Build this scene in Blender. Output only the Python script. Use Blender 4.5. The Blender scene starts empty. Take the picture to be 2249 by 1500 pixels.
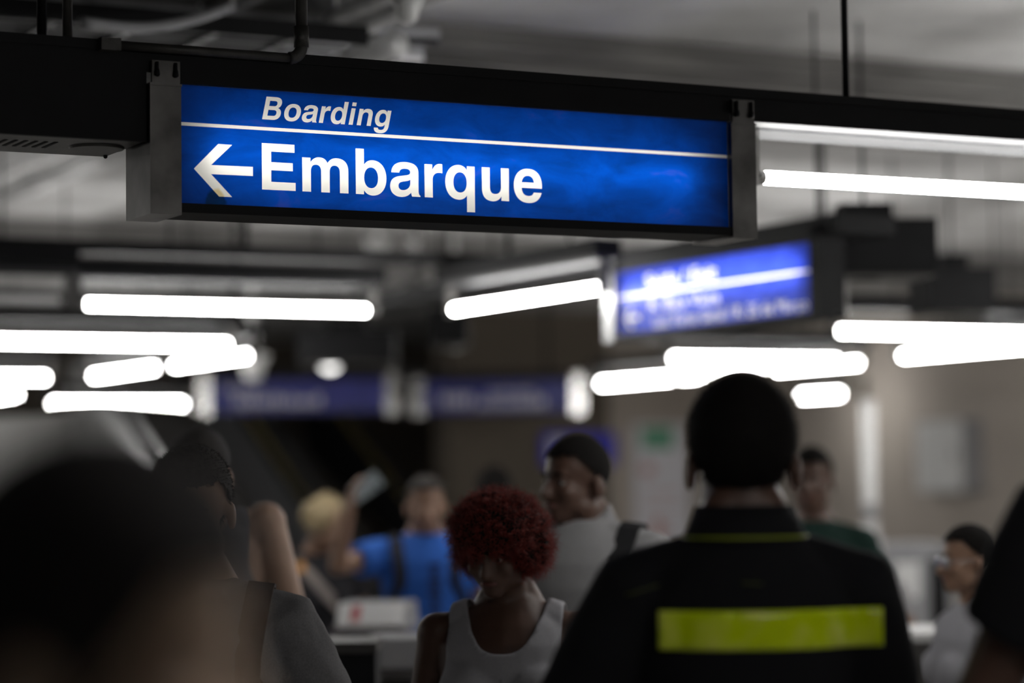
import bpy, bmesh, math, random
from mathutils import Vector, Matrix, noise, geometry
from mathutils.bvhtree import BVHTree

random.seed(7)
scene = bpy.context.scene
COL = scene.collection
PI = math.pi

# ------------------------------------------------------------------ camera
W, H = 2249.0, 1500.0
LENS = 85.0
F = LENS / 36.0 * W
HC = 1.62
PITCH = math.atan(300.0 / F)
ROLL = 0.013
fwd = Vector((0, math.cos(PITCH), math.sin(PITCH)))
r0 = Vector((1, 0, 0)); u0 = Vector((0, -math.sin(PITCH), math.cos(PITCH)))
right = r0 * math.cos(ROLL) - u0 * math.sin(ROLL)
up = u0 * math.cos(ROLL) + r0 * math.sin(ROLL)
CAM = Vector((0, 0, HC))
cd = bpy.data.cameras.new('camera'); cam = bpy.data.objects.new('camera', cd); COL.objects.link(cam)
cam.matrix_world = Matrix(((right.x, up.x, -fwd.x, 0), (right.y, up.y, -fwd.y, 0), (right.z, up.z, -fwd.z, HC), (0, 0, 0, 1)))
cd.lens = LENS; cd.sensor_width = 36.0; cd.sensor_fit = 'HORIZONTAL'
cd.clip_start = 0.05; cd.clip_end = 200
cd.dof.use_dof = True; cd.dof.focus_distance = 5.2; cd.dof.aperture_fstop = 1.27
cd.dof.aperture_blades = 0
scene.camera = cam

# ------------------------------------------------------------------ world / exposure
w = bpy.data.worlds.new('world'); scene.world = w; w.use_nodes = True
w.node_tree.nodes['Background'].inputs[0].default_value = (0.9, 0.95, 1.0, 1)
w.node_tree.nodes['Background'].inputs[1].default_value = 0.02
scene.view_settings.view_transform = 'Standard'
scene.view_settings.look = 'None'
scene.view_settings.gamma = 1.0
scene.view_settings.exposure = 0.0
scene.view_settings.use_curve_mapping = False
LAMP = 52.0         # radiance of a fluorescent tube
SIGN_LAMP = 6.4     # tube inside a lit sign

def ray(px, py):
    return fwd + right * ((px - W / 2) / F) + up * ((H / 2 - py) / F)
def P(px, py, d):
    r = ray(px, py); return CAM + r * (d / r.y)
def hitz(px, py, z):
    r = ray(px, py); return CAM + r * ((z - HC) / r.z)

TH = math.radians(28.0)
uA = Vector((math.cos(TH), math.sin(TH), 0))
nA = Vector((-math.sin(TH), math.cos(TH), 0))

# ------------------------------------------------------------------ materials
MATS = {}
def mat(name, color, rough=0.6, metal=0.0, var=0.0, vscale=6.0, bump=0.0, bscale=40.0, stretch=(1, 1, 1), spec=0.5, sheen=0.0, coat=0.0, sss=0.0):
    if name in MATS: return MATS[name]
    m = bpy.data.materials.new(name); m.use_nodes = True; MATS[name] = m
    nt = m.node_tree; b = nt.nodes['Principled BSDF']
    b.inputs['Base Color'].default_value = (*color, 1)
    b.inputs['Roughness'].default_value = rough; b.inputs['Metallic'].default_value = metal
    b.inputs['Specular IOR Level'].default_value = spec
    b.inputs['Sheen Weight'].default_value = sheen
    b.inputs['Coat Weight'].default_value = coat
    if sss:
        b.inputs['Subsurface Weight'].default_value = sss
        b.inputs['Subsurface Radius'].default_value = (0.01, 0.004, 0.002)
        b.inputs['Subsurface Scale'].default_value = 0.6
    if var or bump:
        tc = nt.nodes.new('ShaderNodeTexCoord'); mp = nt.nodes.new('ShaderNodeMapping')
        mp.inputs['Scale'].default_value = stretch
        nt.links.new(tc.outputs['Object'], mp.inputs['Vector'])
    if var:
        n = nt.nodes.new('ShaderNodeTexNoise'); n.inputs['Scale'].default_value = vscale; n.inputs['Detail'].default_value = 6
        nt.links.new(mp.outputs[0], n.inputs['Vector'])
        r = nt.nodes.new('ShaderNodeValToRGB')
        r.color_ramp.elements[0].position = 0.3; r.color_ramp.elements[1].position = 0.7
        r.color_ramp.elements[0].color = (*[c * (1 - var) for c in color], 1)
        r.color_ramp.elements[1].color = (*[min(1, c * (1 + var)) for c in color], 1)
        nt.links.new(n.outputs['Fac'], r.inputs[0]); nt.links.new(r.outputs[0], b.inputs['Base Color'])
    if bump:
        n2 = nt.nodes.new('ShaderNodeTexNoise'); n2.inputs['Scale'].default_value = bscale; n2.inputs['Detail'].default_value = 4
        nt.links.new(mp.outputs[0], n2.inputs['Vector'])
        bp = nt.nodes.new('ShaderNodeBump'); bp.inputs['Strength'].default_value = bump; bp.inputs['Distance'].default_value = 0.01
        nt.links.new(n2.outputs['Fac'], bp.inputs['Height']); nt.links.new(bp.outputs[0], b.inputs['Normal'])
    return m
def emit(name, color, strength):
    if name in MATS: return MATS[name]
    m = bpy.data.materials.new(name); m.use_nodes = True; MATS[name] = m
    nt = m.node_tree; nt.nodes.remove(nt.nodes['Principled BSDF'])
    e = nt.nodes.new('ShaderNodeEmission'); e.inputs[0].default_value = (*color, 1); e.inputs[1].default_value = strength
    nt.links.new(e.outputs[0], nt.nodes['Material Output'].inputs[0])
    return m
def sheet(name, color, dirt=0.25, stain=None, trans=1.0):
    """thin translucent sign sheet: light from the tubes inside passes through it"""
    if name in MATS: return MATS[name]
    m = bpy.data.materials.new(name); m.use_nodes = True; MATS[name] = m
    nt = m.node_tree; nt.nodes.remove(nt.nodes['Principled BSDF'])
    tc = nt.nodes.new('ShaderNodeTexCoord'); mp = nt.nodes.new('ShaderNodeMapping'); mp.inputs['Scale'].default_value = (1, 1, 2.2)
    nt.links.new(tc.outputs['Object'], mp.inputs['Vector'])
    n = nt.nodes.new('ShaderNodeTexNoise'); n.inputs['Scale'].default_value = 7; n.inputs['Detail'].default_value = 9; n.inputs['Roughness'].default_value = 0.62
    n.inputs['Distortion'].default_value = 0.6
    nt.links.new(mp.outputs[0], n.inputs['Vector'])
    r = nt.nodes.new('ShaderNodeValToRGB')
    r.color_ramp.elements[0].position = 0.34; r.color_ramp.elements[1].position = 0.62
    r.color_ramp.elements[0].color = (*[c * (1 - dirt) for c in color], 1)
    r.color_ramp.elements[1].color = (*color, 1)
    if name.startswith('blue'):
        e = r.color_ramp.elements.new(0.80); e.color = (color[0] + 0.035, color[1] * 1.12, color[2], 1)
    nt.links.new(n.outputs['Fac'], r.inputs[0])
    last = r.outputs[0]
    if stain:
        sx, sz, sr, scol = stain
        vm = nt.nodes.new('ShaderNodeVectorMath'); vm.operation = 'DISTANCE'
        vm.inputs[1].default_value = (sx, 0, sz)
        nt.links.new(tc.outputs['Object'], vm.inputs[0])
        n3 = nt.nodes.new('ShaderNodeTexNoise'); n3.inputs['Scale'].default_value = 30
        nt.links.new(tc.outputs['Object'], n3.inputs['Vector'])
        ma = nt.nodes.new('ShaderNodeMath'); ma.operation = 'MULTIPLY_ADD'; ma.inputs[1].default_value = 0.02
        nt.links.new(n3.outputs['Fac'], ma.inputs[0]); nt.links.new(vm.outputs['Value'], ma.inputs[2])
        rr = nt.nodes.new('ShaderNodeMapRange'); rr.inputs['From Min'].default_value = sr + 0.006; rr.inputs['From Max'].default_value = sr + 0.012
        rr.inputs['To Min'].default_value = 1; rr.inputs['To Max'].default_value = 0
        nt.links.new(ma.outputs[0], rr.inputs['Value'])
        mx = nt.nodes.new('ShaderNodeMixRGB'); mx.blend_type = 'MULTIPLY'
        mx.inputs[2].default_value = (*scol, 1)
        nt.links.new(rr.outputs[0], mx.inputs[0]); nt.links.new(last, mx.inputs[1]); last = mx.outputs[0]
    t = nt.nodes.new('ShaderNodeBsdfTranslucent'); nt.links.new(last, t.inputs[0])
    d = nt.nodes.new('ShaderNodeBsdfDiffuse'); nt.links.new(last, d.inputs[0])
    m0 = nt.nodes.new('ShaderNodeMixShader'); m0.inputs[0].default_value = trans
    nt.links.new(d.outputs[0], m0.inputs[1]); nt.links.new(t.outputs[0], m0.inputs[2])
    g = nt.nodes.new('ShaderNodeBsdfGlossy'); g.inputs['Roughness'].default_value = 0.25
    m1 = nt.nodes.new('ShaderNodeMixShader'); m1.inputs[0].default_value = 0.02
    nt.links.new(m0.outputs[0], m1.inputs[1]); nt.links.new(g.outputs[0], m1.inputs[2])
    nt.links.new(m1.outputs[0], nt.nodes['Material Output'].inputs[0])
    return m

BLACK = mat('black_paint', (0.0075, 0.0075, 0.0085), 0.6, 0, 0.2, 8, 0.05, 60, spec=0.2)
BLACKIN = mat('black_hole', (0.003, 0.003, 0.003), 0.9)
STEEL = mat('brushed_steel', (0.125, 0.12, 0.117), 0.32, 0.95, 0.45, 9, 0.05, 12)
STEELB = mat('polished_steel', (0.62, 0.61, 0.60), 0.25, 0.95, 0.1, 5, 0.04, 30)
ALU = mat('reflector_aluminium', (0.042, 0.042, 0.044), 0.5, 0.0, 0.15, 20, 0, 1, (0.3, 4, 4))
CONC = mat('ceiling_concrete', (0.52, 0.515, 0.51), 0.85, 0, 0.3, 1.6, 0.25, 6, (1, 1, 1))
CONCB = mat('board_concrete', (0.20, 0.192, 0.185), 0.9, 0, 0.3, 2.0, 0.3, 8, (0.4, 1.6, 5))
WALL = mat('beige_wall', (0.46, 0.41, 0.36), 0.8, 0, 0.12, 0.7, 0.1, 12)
WALLB = mat('shaded_wall_brown', (0.13, 0.108, 0.085), 0.8, 0, 0.2, 0.6, 0.1, 12)  # brown carries the dimness of the less lit wall
FLOOR = mat('polished_floor', (0.48, 0.47, 0.455), 0.35, 0, 0.2, 3, 0.02, 30)
WHITEIN = mat('white_lining', (0.40, 0.40, 0.39), 0.8)
WHITE = mat('white_plastic', (0.72, 0.72, 0.71), 0.4)
GREYP = mat('grey_plastic', (0.30, 0.30, 0.31), 0.5, 0, 0.1, 8)
PIPE = mat('painted_conduit', (0.055, 0.052, 0.048), 0.5, 0.2, 0.3, 25, 0.15, 90)
GALV = mat('galvanised_conduit', (0.75, 0.75, 0.75), 0.35, 0.25, 0.15, 12)
RUBBER = mat('black_rubber', (0.01, 0.01, 0.011), 0.6)
YEL = mat('dull_yellow', (0.35, 0.27, 0.05), 0.5)
mUnder = mat('dark_grey_paint', (0.07, 0.066, 0.062), 0.5, 0.2, 0.25, 10)
TUBE = emit('fluorescent_tube', (1.0, 0.99, 0.965), LAMP)
STUBE = emit('sign_tube', (1.0, 0.985, 0.95), SIGN_LAMP)

# ------------------------------------------------------------------ mesh helpers
def link(name, me, m=None, parent=None, smooth=False):
    o = bpy.data.objects.new(name, me); COL.objects.link(o)
    if m is not None and not me.materials: me.materials.append(m)
    if smooth:
        for p in me.polygons: p.use_smooth = True
    if parent is not None: o.parent = parent
    return o
def obj(name, bm, m=None, parent=None, smooth=False, bevel=0.0):
    if bevel:
        es = [e for e in bm.edges if len(e.link_faces) == 2 and e.calc_face_angle(0) > 0.7]
        if es: bmesh.ops.bevel(bm, geom=es, offset=bevel, segments=2, affect='EDGES', clamp_overlap=True)
    bmesh.ops.recalc_face_normals(bm, faces=bm.faces[:])
    me = bpy.data.meshes.new(name); bm.to_mesh(me); bm.free()
    return link(name, me, m, parent, smooth)
def thing(name, label, cat, loc=(0, 0, 0), rz=0.0, group=None):
    o = bpy.data.objects.new(name, None); COL.objects.link(o); o.empty_display_size = 0.05
    o.location = loc; o.rotation_euler = (0, 0, rz)
    return tag(o, label, cat, group)
def tag(o, label=None, cat=None, group=None, kind=None):
    if label: o['label'] = label
    if cat: o['category'] = cat
    if group: o['group'] = group
    if kind: o['kind'] = kind
    return o
def box(bm, x0, x1, y0, y1, z0, z1):
    v = [bm.verts.new(p) for p in ((x0, y0, z0), (x1, y0, z0), (x1, y1, z0), (x0, y1, z0), (x0, y0, z1), (x1, y0, z1), (x1, y1, z1), (x0, y1, z1))]
    for f in ((0, 3, 2, 1), (4, 5, 6, 7), (0, 1, 5, 4), (1, 2, 6, 5), (2, 3, 7, 6), (3, 0, 4, 7)): bm.faces.new([v[i] for i in f])
    return bm
def B(x0, x1, y0, y1, z0, z1):
    return box(bmesh.new(), x0, x1, y0, y1, z0, z1)
def prism(bm, poly, z0, z1):
    a = [bm.verts.new((x, y, z0)) for x, y in poly]; b = [bm.verts.new((x, y, z1)) for x, y in poly]
    bm.faces.new(a[::-1]); bm.faces.new(b)
    n = len(poly)
    for i in range(n): bm.faces.new((a[i], a[(i + 1) % n], b[(i + 1) % n], b[i]))
    return bm
def extr(bm, prof, x0, x1):
    """profile (y,z) extruded along x"""
    a = [bm.verts.new((x0, y, z)) for y, z in prof]; b = [bm.verts.new((x1, y, z)) for y, z in prof]
    bm.faces.new(a[::-1]); bm.faces.new(b)
    n = len(prof)
    for i in range(n): bm.faces.new((a[i], a[(i + 1) % n], b[(i + 1) % n], b[i]))
    return bm
def perp(d):
    d = d.normalized(); t = Vector((0, 0, 1)) if abs(d.z) < 0.9 else Vector((1, 0, 0))
    a = d.cross(t).normalized(); return a, d.cross(a).normalized()
def loft(bm, rings, n=16):
    """rings: (centre, axis a, axis b)"""
    R = []
    for c, a, b in rings:
        c = Vector(c); a = Vector(a); b = Vector(b)
        R.append([bm.verts.new(c + a * math.cos(2 * PI * i / n) + b * math.sin(2 * PI * i / n)) for i in range(n)])
    for k in range(len(R) - 1):
        for i in range(n): bm.faces.new((R[k][i], R[k][(i + 1) % n], R[k + 1][(i + 1) % n], R[k + 1][i]))
    bm.faces.new(R[0][::-1]); bm.faces.new(R[-1])
    return bm
def cyl(bm, p0, p1, ra, rb=None, n=14):
    p0 = Vector(p0); p1 = Vector(p1); rb = ra if rb is None else rb
    a, b = perp(p1 - p0)
    return loft(bm, [(p0, a * ra, b * ra), (p1, a * rb, b * rb)], n)
def rcone(bm, p0, p1, ra, rb, n=12):
    p0 = Vector(p0); p1 = Vector(p1); d = (p1 - p0)
    if d.length < 1e-6: d = Vector((0, 0, 1e-4))
    d.normalize(); a, b = perp(d); rings = []
    for t in (-80, -50, -20): 
        t = math.radians(t); rings.append((p0 + d * ra * math.sin(t), a * ra * math.cos(t), b * ra * math.cos(t)))
    for t in (20, 50, 80):
        t = math.radians(t); rings.append((p1 + d * rb * math.sin(t), a * rb * math.cos(t), b * rb * math.cos(t)))
    return loft(bm, rings, n)
def tubepath(bm, pts, r, n=10):
    pts = [Vector(p) for p in pts]; rings = []
    a = None
    for i, p in enumerate(pts):
        d = (pts[min(i + 1, len(pts) - 1)] - pts[max(i - 1, 0)]).normalized()
        if a is None: a, b = perp(d)
        else:
            a = (a - d * a.dot(d)).normalized(); b = d.cross(a)
        rr = r[i] if isinstance(r, (list, tuple)) else r
        rings.append((p, a * rr, b * rr))
    return loft(bm, rings, n)
def ellip(bm, c, r, R=None, seg=16, rng=10):
    c = Vector(c); n = seg; rings = []
    for k in range(rng):
        t = -PI / 2 + PI * (k + 0.5) / rng
        ce = Vector((0, 0, r[2] * math.sin(t))); ax = Vector((r[0] * math.cos(t), 0, 0)); by = Vector((0, r[1] * math.cos(t), 0))
        if R: ce = R @ ce; ax = R @ ax; by = R @ by
        rings.append((c + ce, ax, by))
    return loft(bm, rings, n)
def ribbon(bm, pts, nrm, w, th):
    """flat strap along pts; nrm = outward normals"""
    rows = []
    for i, p in enumerate(pts):
        p = Vector(p); nn = Vector(nrm[i]).normalized()
        d = (Vector(pts[min(i + 1, len(pts) - 1)]) - Vector(pts[max(i - 1, 0)])).normalized()
        s = d.cross(nn).normalized() * (w / 2)
        rows.append([bm.verts.new(q) for q in (p - s, p + s, p + s + nn * th, p - s + nn * th)])
    for k in range(len(rows) - 1):
        for i in range(4): bm.faces.new((rows[k][i], rows[k][(i + 1) % 4], rows[k + 1][(i + 1) % 4], rows[k + 1][i]))
    bm.faces.new(rows[0][::-1]); bm.faces.new(rows[-1])
    return bm
def remesh(bm, voxel, smooth=4, fac=0.5):
    bmesh.ops.recalc_face_normals(bm, faces=bm.faces[:])
    me = bpy.data.meshes.new('tmp'); bm.to_mesh(me); bm.free()
    o = bpy.data.objects.new('tmp', me); COL.objects.link(o)
    md = o.modifiers.new('r', 'REMESH'); md.mode = 'VOXEL'; md.voxel_size = voxel; md.use_smooth_shade = True
    if smooth:
        s = o.modifiers.new('s', 'SMOOTH'); s.factor = fac; s.iterations = smooth
    bpy.context.view_layer.update()
    dg = bpy.context.evaluated_depsgraph_get()
    out = bpy.data.meshes.new_from_object(o.evaluated_get(dg))
    bpy.data.objects.remove(o); bpy.data.meshes.remove(me)
    out.materials.clear()
    for p in out.polygons: p.use_smooth = True
    return out
def dup(root, loc=None, rz=None):
    r = root.copy(); COL.objects.link(r)
    if loc is not None: r.location = loc
    if rz is not None: r.rotation_euler = (0, 0, rz)
    for ch in list(root.children):
        c = ch.copy(); COL.objects.link(c); c.parent = r
        for g in list(ch.children):
            e = g.copy(); COL.objects.link(e); e.parent = c
    return r

# ------------------------------------------------------------------ lettering outlines (hand drawn grotesque)
GL = {
 'E': (667, ["M76 0L621 0L621 125L226 125L226 305L576 305L576 430L226 430L226 595L606 595L606 720L76 720Z"]),
 'm': (889, ["M64 0L64 532L200 532L200 462C235 520 285 546 345 546C410 546 455 520 480 462C515 518 568 546 632 546C750 546 826 480 826 350L826 0L684 0L684 325C684 390 655 428 600 428C545 428 516 390 516 320L516 0L374 0L374 325C374 390 345 428 290 428C235 428 206 390 206 320L206 0Z"]),
 'b': (611, ["M61 0L61 720L201 720L201 470C235 520 285 546 345 546C480 546 578 435 578 265C578 95 480 -14 345 -14C280 -14 230 12 197 65L197 0Z", "M319 430C390 430 436 365 436 266C436 165 390 102 319 102C248 102 202 165 202 266C202 365 248 430 319 430Z"]),
 'a': (556, ["M402 0C392 22 388 42 386 62C345 10 285 -14 215 -14C105 -14 29 52 29 150C29 250 85 300 190 318L300 335C355 344 374 358 374 388C374 422 342 440 286 440C225 440 193 420 186 372L50 372C56 485 140 546 284 546C435 546 514 490 514 390L514 95C514 55 520 35 545 16L545 0Z", "M374 268C356 256 338 249 300 242L245 232C195 222 171 200 171 162C171 120 200 96 246 96C318 96 374 146 374 215Z"]),
 'r': (389, ["M64 0L64 532L198 532L198 440C228 510 272 546 330 546C346 546 360 545 373 541L373 397C355 401 338 403 320 403C245 403 204 360 204 285L204 0Z"]),
 'q': (611, ["M550 -207L550 532L414 532L414 465C380 520 330 546 266 546C131 546 33 435 33 265C33 95 131 -14 266 -14C326 -14 376 10 410 60L410 -207Z", "M292 430C221 430 175 365 175 266C175 165 221 102 292 102C363 102 409 165 409 266C409 365 363 430 292 430Z"]),
 'u': (611, ["M545 532L545 0L409 0L409 72C375 15 320 -14 255 -14C135 -14 66 58 66 185L66 532L206 532L206 215C206 145 236 106 297 106C366 106 405 150 405 225L405 532Z"]),
 'e': (556, ["M528 230L163 230C166 145 210 100 285 100C335 100 368 120 380 160L521 160C495 48 410 -14 283 -14C125 -14 23 92 23 262C23 438 125 546 280 546C440 546 530 440 530 262Z", "M386 322C380 392 342 432 280 432C216 432 174 392 166 322Z"]),
 'B': (722, ["M76 0L76 720L400 720C540 720 622 655 622 540C622 465 588 412 525 380C605 352 652 292 652 206C652 78 560 0 415 0Z", "M222 432L385 432C445 432 478 460 478 515C478 570 445 597 385 597L222 597Z", "M222 123L400 123C468 123 504 155 504 216C504 278 468 309 400 309L222 309Z"]),
 'o': (611, ["M305 546C470 546 578 438 578 266C578 94 470 -14 305 -14C140 -14 33 94 33 266C33 438 140 546 305 546Z", "M305 430C222 430 175 370 175 266C175 162 222 102 305 102C388 102 436 162 436 266C436 370 388 430 305 430Z"]),
 'd': (611, ["M550 0L550 720L410 720L410 470C376 520 326 546 266 546C131 546 33 435 33 265C33 95 131 -14 266 -14C331 -14 381 12 414 65L414 0Z", "M292 430C221 430 175 365 175 266C175 165 221 102 292 102C363 102 409 165 409 266C409 365 363 430 292 430Z"]),
 'i': (278, ["M69 0L209 0L209 532L69 532Z", "M69 602L209 602L209 720L69 720Z"]),
 'n': (611, ["M66 0L66 532L202 532L202 462C236 520 290 546 355 546C478 546 545 478 545 350L545 0L405 0L405 318C405 388 375 426 315 426C246 426 206 382 206 308L206 0Z"]),
 'g': (611, ["M549 532L549 30C549 -135 460 -217 295 -217C150 -217 62 -155 55 -42L192 -42C200 -85 235 -107 296 -107C372 -107 409 -68 409 10L409 75C375 25 328 0 268 0C135 0 36 105 36 270C36 436 135 546 270 546C335 546 385 520 415 465L415 532Z", "M293 430C222 430 178 368 178 274C178 178 222 118 293 118C364 118 409 178 409 274C409 368 364 430 293 430Z"]),
}
def parse(path):
    import re
    tk = re.findall(r'[MLCZ]|-?\d+', path); pts = []; i = 0
    while i < len(tk):
        c = tk[i]
        if c in 'ML': pts.append((float(tk[i + 1]), float(tk[i + 2]))); i += 3
        elif c == 'C':
            p0 = pts[-1]; q = [float(t) for t in tk[i + 1:i + 7]]
            for k in range(1, 11):
                t = k / 10; s = 1 - t
                pts.append((s**3 * p0[0] + 3*s*s*t*q[0] + 3*s*t*t*q[2] + t**3*q[4], s**3 * p0[1] + 3*s*s*t*q[1] + 3*s*t*t*q[3] + t**3*q[5]))
            i += 7
        else: i += 1
    if abs(pts[0][0] - pts[-1][0]) < 1 and abs(pts[0][1] - pts[-1][1]) < 1: pts.pop()
    return pts
def word(txt, x, z, sx, sz, shear=0.0):
    """list of letters, each a list of contours in sign coordinates"""
    out = []; cx = None
    for ch in txt:
        adv, cs = GL[ch]
        if cx is None: cx = -min(p[0] for p in parse(cs[0]))
        out.append([[(x + (cx + px + shear * pz) * sx, z + pz * sz) for px, pz in parse(c)] for c in cs])
        cx += adv
    return out
def fontword(txt, x, z, size, width=None, shear=0.0, bold=0.0):
    cu = bpy.data.curves.new('t', 'FONT'); cu.body = txt; cu.size = size; cu.shear = shear; cu.offset = bold * size
    o = bpy.data.objects.new('t', cu); COL.objects.link(o); bpy.context.view_layer.update()
    dg = bpy.context.evaluated_depsgraph_get()
    c2 = o.evaluated_get(dg).to_curve(dg); cs = []
    for s in c2.splines:
        pts = []
        if s.type == 'BEZIER':
            bp = s.bezier_points; n = len(bp)
            for i in range(n):
                a, b = bp[i], bp[(i + 1) % n]
                for q in geometry.interpolate_bezier(a.co, a.handle_right, b.handle_left, b.co, 4)[:-1]: pts.append((q.x, q.y))
        else: pts = [(q.co.x, q.co.y) for q in s.points]
        if len(pts) > 2: cs.append(pts)
    wd = max(p[0] for c in cs for p in c); k = (width / wd) if width else 1.0
    o.to_curve_clear() if hasattr(o, 'to_curve_clear') else None
    bpy.data.objects.remove(o); bpy.data.curves.remove(cu)
    cs = [[(x + px * k, z + pz) for px, pz in c] for c in cs]
    bb = [(min(p[0] for p in c), max(p[0] for p in c), min(p[1] for p in c), max(p[1] for p in c)) for c in cs]
    own = {}
    for i, b in enumerate(bb):
        for j, q in enumerate(bb):
            if i != j and q[0] <= b[0] and q[1] >= b[1] and q[2] <= b[2] and q[3] >= b[3]: own[i] = j
    return [[cs[i]] + [cs[j] for j in own if own[j] == i] for i in range(len(cs)) if i not in own]
def fill(contours, y=0.0):
    """filled 2D outline set -> mesh in the xz plane"""
    cu = bpy.data.curves.new('f', 'CURVE'); cu.dimensions = '2D'; cu.fill_mode = 'BOTH'
    for c in contours:
        s = cu.splines.new('POLY'); s.points.add(len(c) - 1); s.use_cyclic_u = True
        for p, q in zip(s.points, c): p.co = (q[0], q[1], 0, 1)
    o = bpy.data.objects.new('f', cu); COL.objects.link(o); bpy.context.view_layer.update()
    dg = bpy.context.evaluated_depsgraph_get()
    me = bpy.data.meshes.new_from_object(o.evaluated_get(dg))
    bpy.data.objects.remove(o); bpy.data.curves.remove(cu)
    me.transform(Matrix(((1, 0, 0, 0), (0, 0, -1, y), (0, 1, 0, 0), (0, 0, 0, 1))))
    me.materials.clear()
    return me

# ================================================================== the hall
ZC = HC + 1.64     # ceiling
def gridbox(name, a0, a1, b0, b1, z0, z1, m, parent=None):
    """box in the hall's own grid: a along uA, b along nA"""
    bm = B(a0, a1, b0, b1, z0, z1)
    bm.transform(Matrix.Rotation(TH, 4, 'Z'))
    return obj(name, bm, m, parent)
fl = tag(gridbox('floor', -22, 30, -14, 34, -0.2, 0.0, FLOOR), 'grey polished station floor', kind='structure')
ce = tag(gridbox('ceiling', -22, 30, -14, 34, ZC, ZC + 0.3, CONC), 'raw concrete slab ceiling above the hall', kind='structure')
DB = 26.3
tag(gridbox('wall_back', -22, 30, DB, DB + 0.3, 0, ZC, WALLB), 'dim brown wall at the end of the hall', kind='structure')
tag(gridbox('wall_left', -22, -21.7, -14, 34, 0, ZC, WALL), kind='structure')
tag(gridbox('wall_front', -22, 30, -14.3, -14, 0, ZC, WALL), kind='structure')

# board-marked concrete beams, running along uA
def beam(b, dz=0.25, wd=0.6):
    bm = bmesh.new()
    n = 7; prof = [(b + wd, ZC + 0.01), (b + wd, ZC - dz)]
    zs = [ZC - dz + i * dz / n for i in range(n + 1)]
    for i in range(n):
        off = (0.0, 0.016, 0.004, 0.02, 0.0, 0.014, 0.006)[i]
        prof += [(b + off, zs[i]), (b + off, zs[i + 1] - 0.008), (b + off + 0.014, zs[i + 1] - 0.008), (b + off + 0.014, zs[i + 1])]
    prof.append((b, ZC + 0.01))
    extr(bm, prof, -21, 29)
    bm.transform(Matrix.Rotation(TH, 4, 'Z'))
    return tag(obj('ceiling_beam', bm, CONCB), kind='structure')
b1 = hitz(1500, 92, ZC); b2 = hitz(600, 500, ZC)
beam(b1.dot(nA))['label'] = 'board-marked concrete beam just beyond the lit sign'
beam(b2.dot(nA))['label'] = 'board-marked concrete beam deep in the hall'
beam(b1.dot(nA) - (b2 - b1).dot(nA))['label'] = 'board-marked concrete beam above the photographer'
# beige side wall piece on the right side of the hall
wr0 = P(1340, 1000, 24.0); wr1 = CAM + ray(985, 1000) * ((wr0 - CAM).dot(nA) / ray(985, 1000).dot(nA))
tag(gridbox('wall_right', wr0.dot(uA), wr0.dot(uA) + 5.2, wr0.dot(nA), wr0.dot(nA) + 0.3, 0, ZC, WALL), 'beige plastered wall behind the ticket barriers', kind='structure')

pl = P(215, 1000, 24.5)
tag(gridbox('wall_partition', pl.dot(uA) - 5, pl.dot(uA), pl.dot(nA), pl.dot(nA) + 0.12, 0, HC + 0.66, mat('pale_partition', (0.75, 0.74, 0.72), 0.6)), 'pale low partition wall behind the lamps at the far left', kind='structure')

tag(gridbox('wall_centre', wr1.dot(uA), wr0.dot(uA) - 0.002, wr0.dot(nA), wr0.dot(nA) + 0.3, 0, ZC, WALLB), 'less lit stretch of the beige wall beside the escalators, shade painted in brown', kind='structure')  # continues wall_right; its weaker light is put into the colour

# ================================================================== luminaires
def make_fixture(lit=True, L=1.32, hw=0.06):
    t = thing('light_fixture', 'fluorescent light fixture', 'light fixture', (0, 0, 0), 0)
    obj('channel', B(-0.03, L + 0.03, -hw, hw, 0.118, 0.185), BLACK, t, bevel=0.004)
    prof = [(-0.058, 0.1178), (0.058, 0.1178), (0.058, 0.105), (0.04, 0.112), (0.03, 0.098), (0.015, 0.112), (0.0, 0.102), (-0.015, 0.112), (-0.03, 0.098), (-0.04, 0.112), (-0.058, 0.105)]
    if hw > 0.05: obj('reflector', extr(bmesh.new(), prof, -0.02, L + 0.02), ALU, t)
    for x in (0.0, L):
        obj('socket', B(x - 0.014, x + 0.014, -0.018, 0.018, -0.024, 0.11), mUnder, t, bevel=0.004)
    if lit:
        tb = obj('tube', cyl(bmesh.new(), (0.04, 0, 0), (L - 0.04, 0, 0), 0.0155, n=14), TUBE, t, True)
    else:
        tb = obj('tube', cyl(bmesh.new(), (0.04, 0, 0), (L - 0.04, 0, 0), 0.0155, n=14), WHITE, t, True)
    for x in (0.016, L - 0.04):
        obj('end_cap', cyl(bmesh.new(), (x, 0, 0), (x + 0.024, 0, 0), 0.0158, n=14), STEELB, tb, True)
    for x in (L * 0.3, L * 0.8):
        obj('hanging_rod', cyl(bmesh.new(), (x, 0.0, 0.18), (x, 0.0, ZC - (HC + HT)), 0.005, n=8), BLACK, t, True)
    return t
HT = 0.725
protoL = make_fixture(True); protoU = make_fixture(False); protoS = make_fixture(True, 0.7); protoO = make_fixture(True, 1.32, 0.022)
used = {'L': False, 'U': False}
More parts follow.
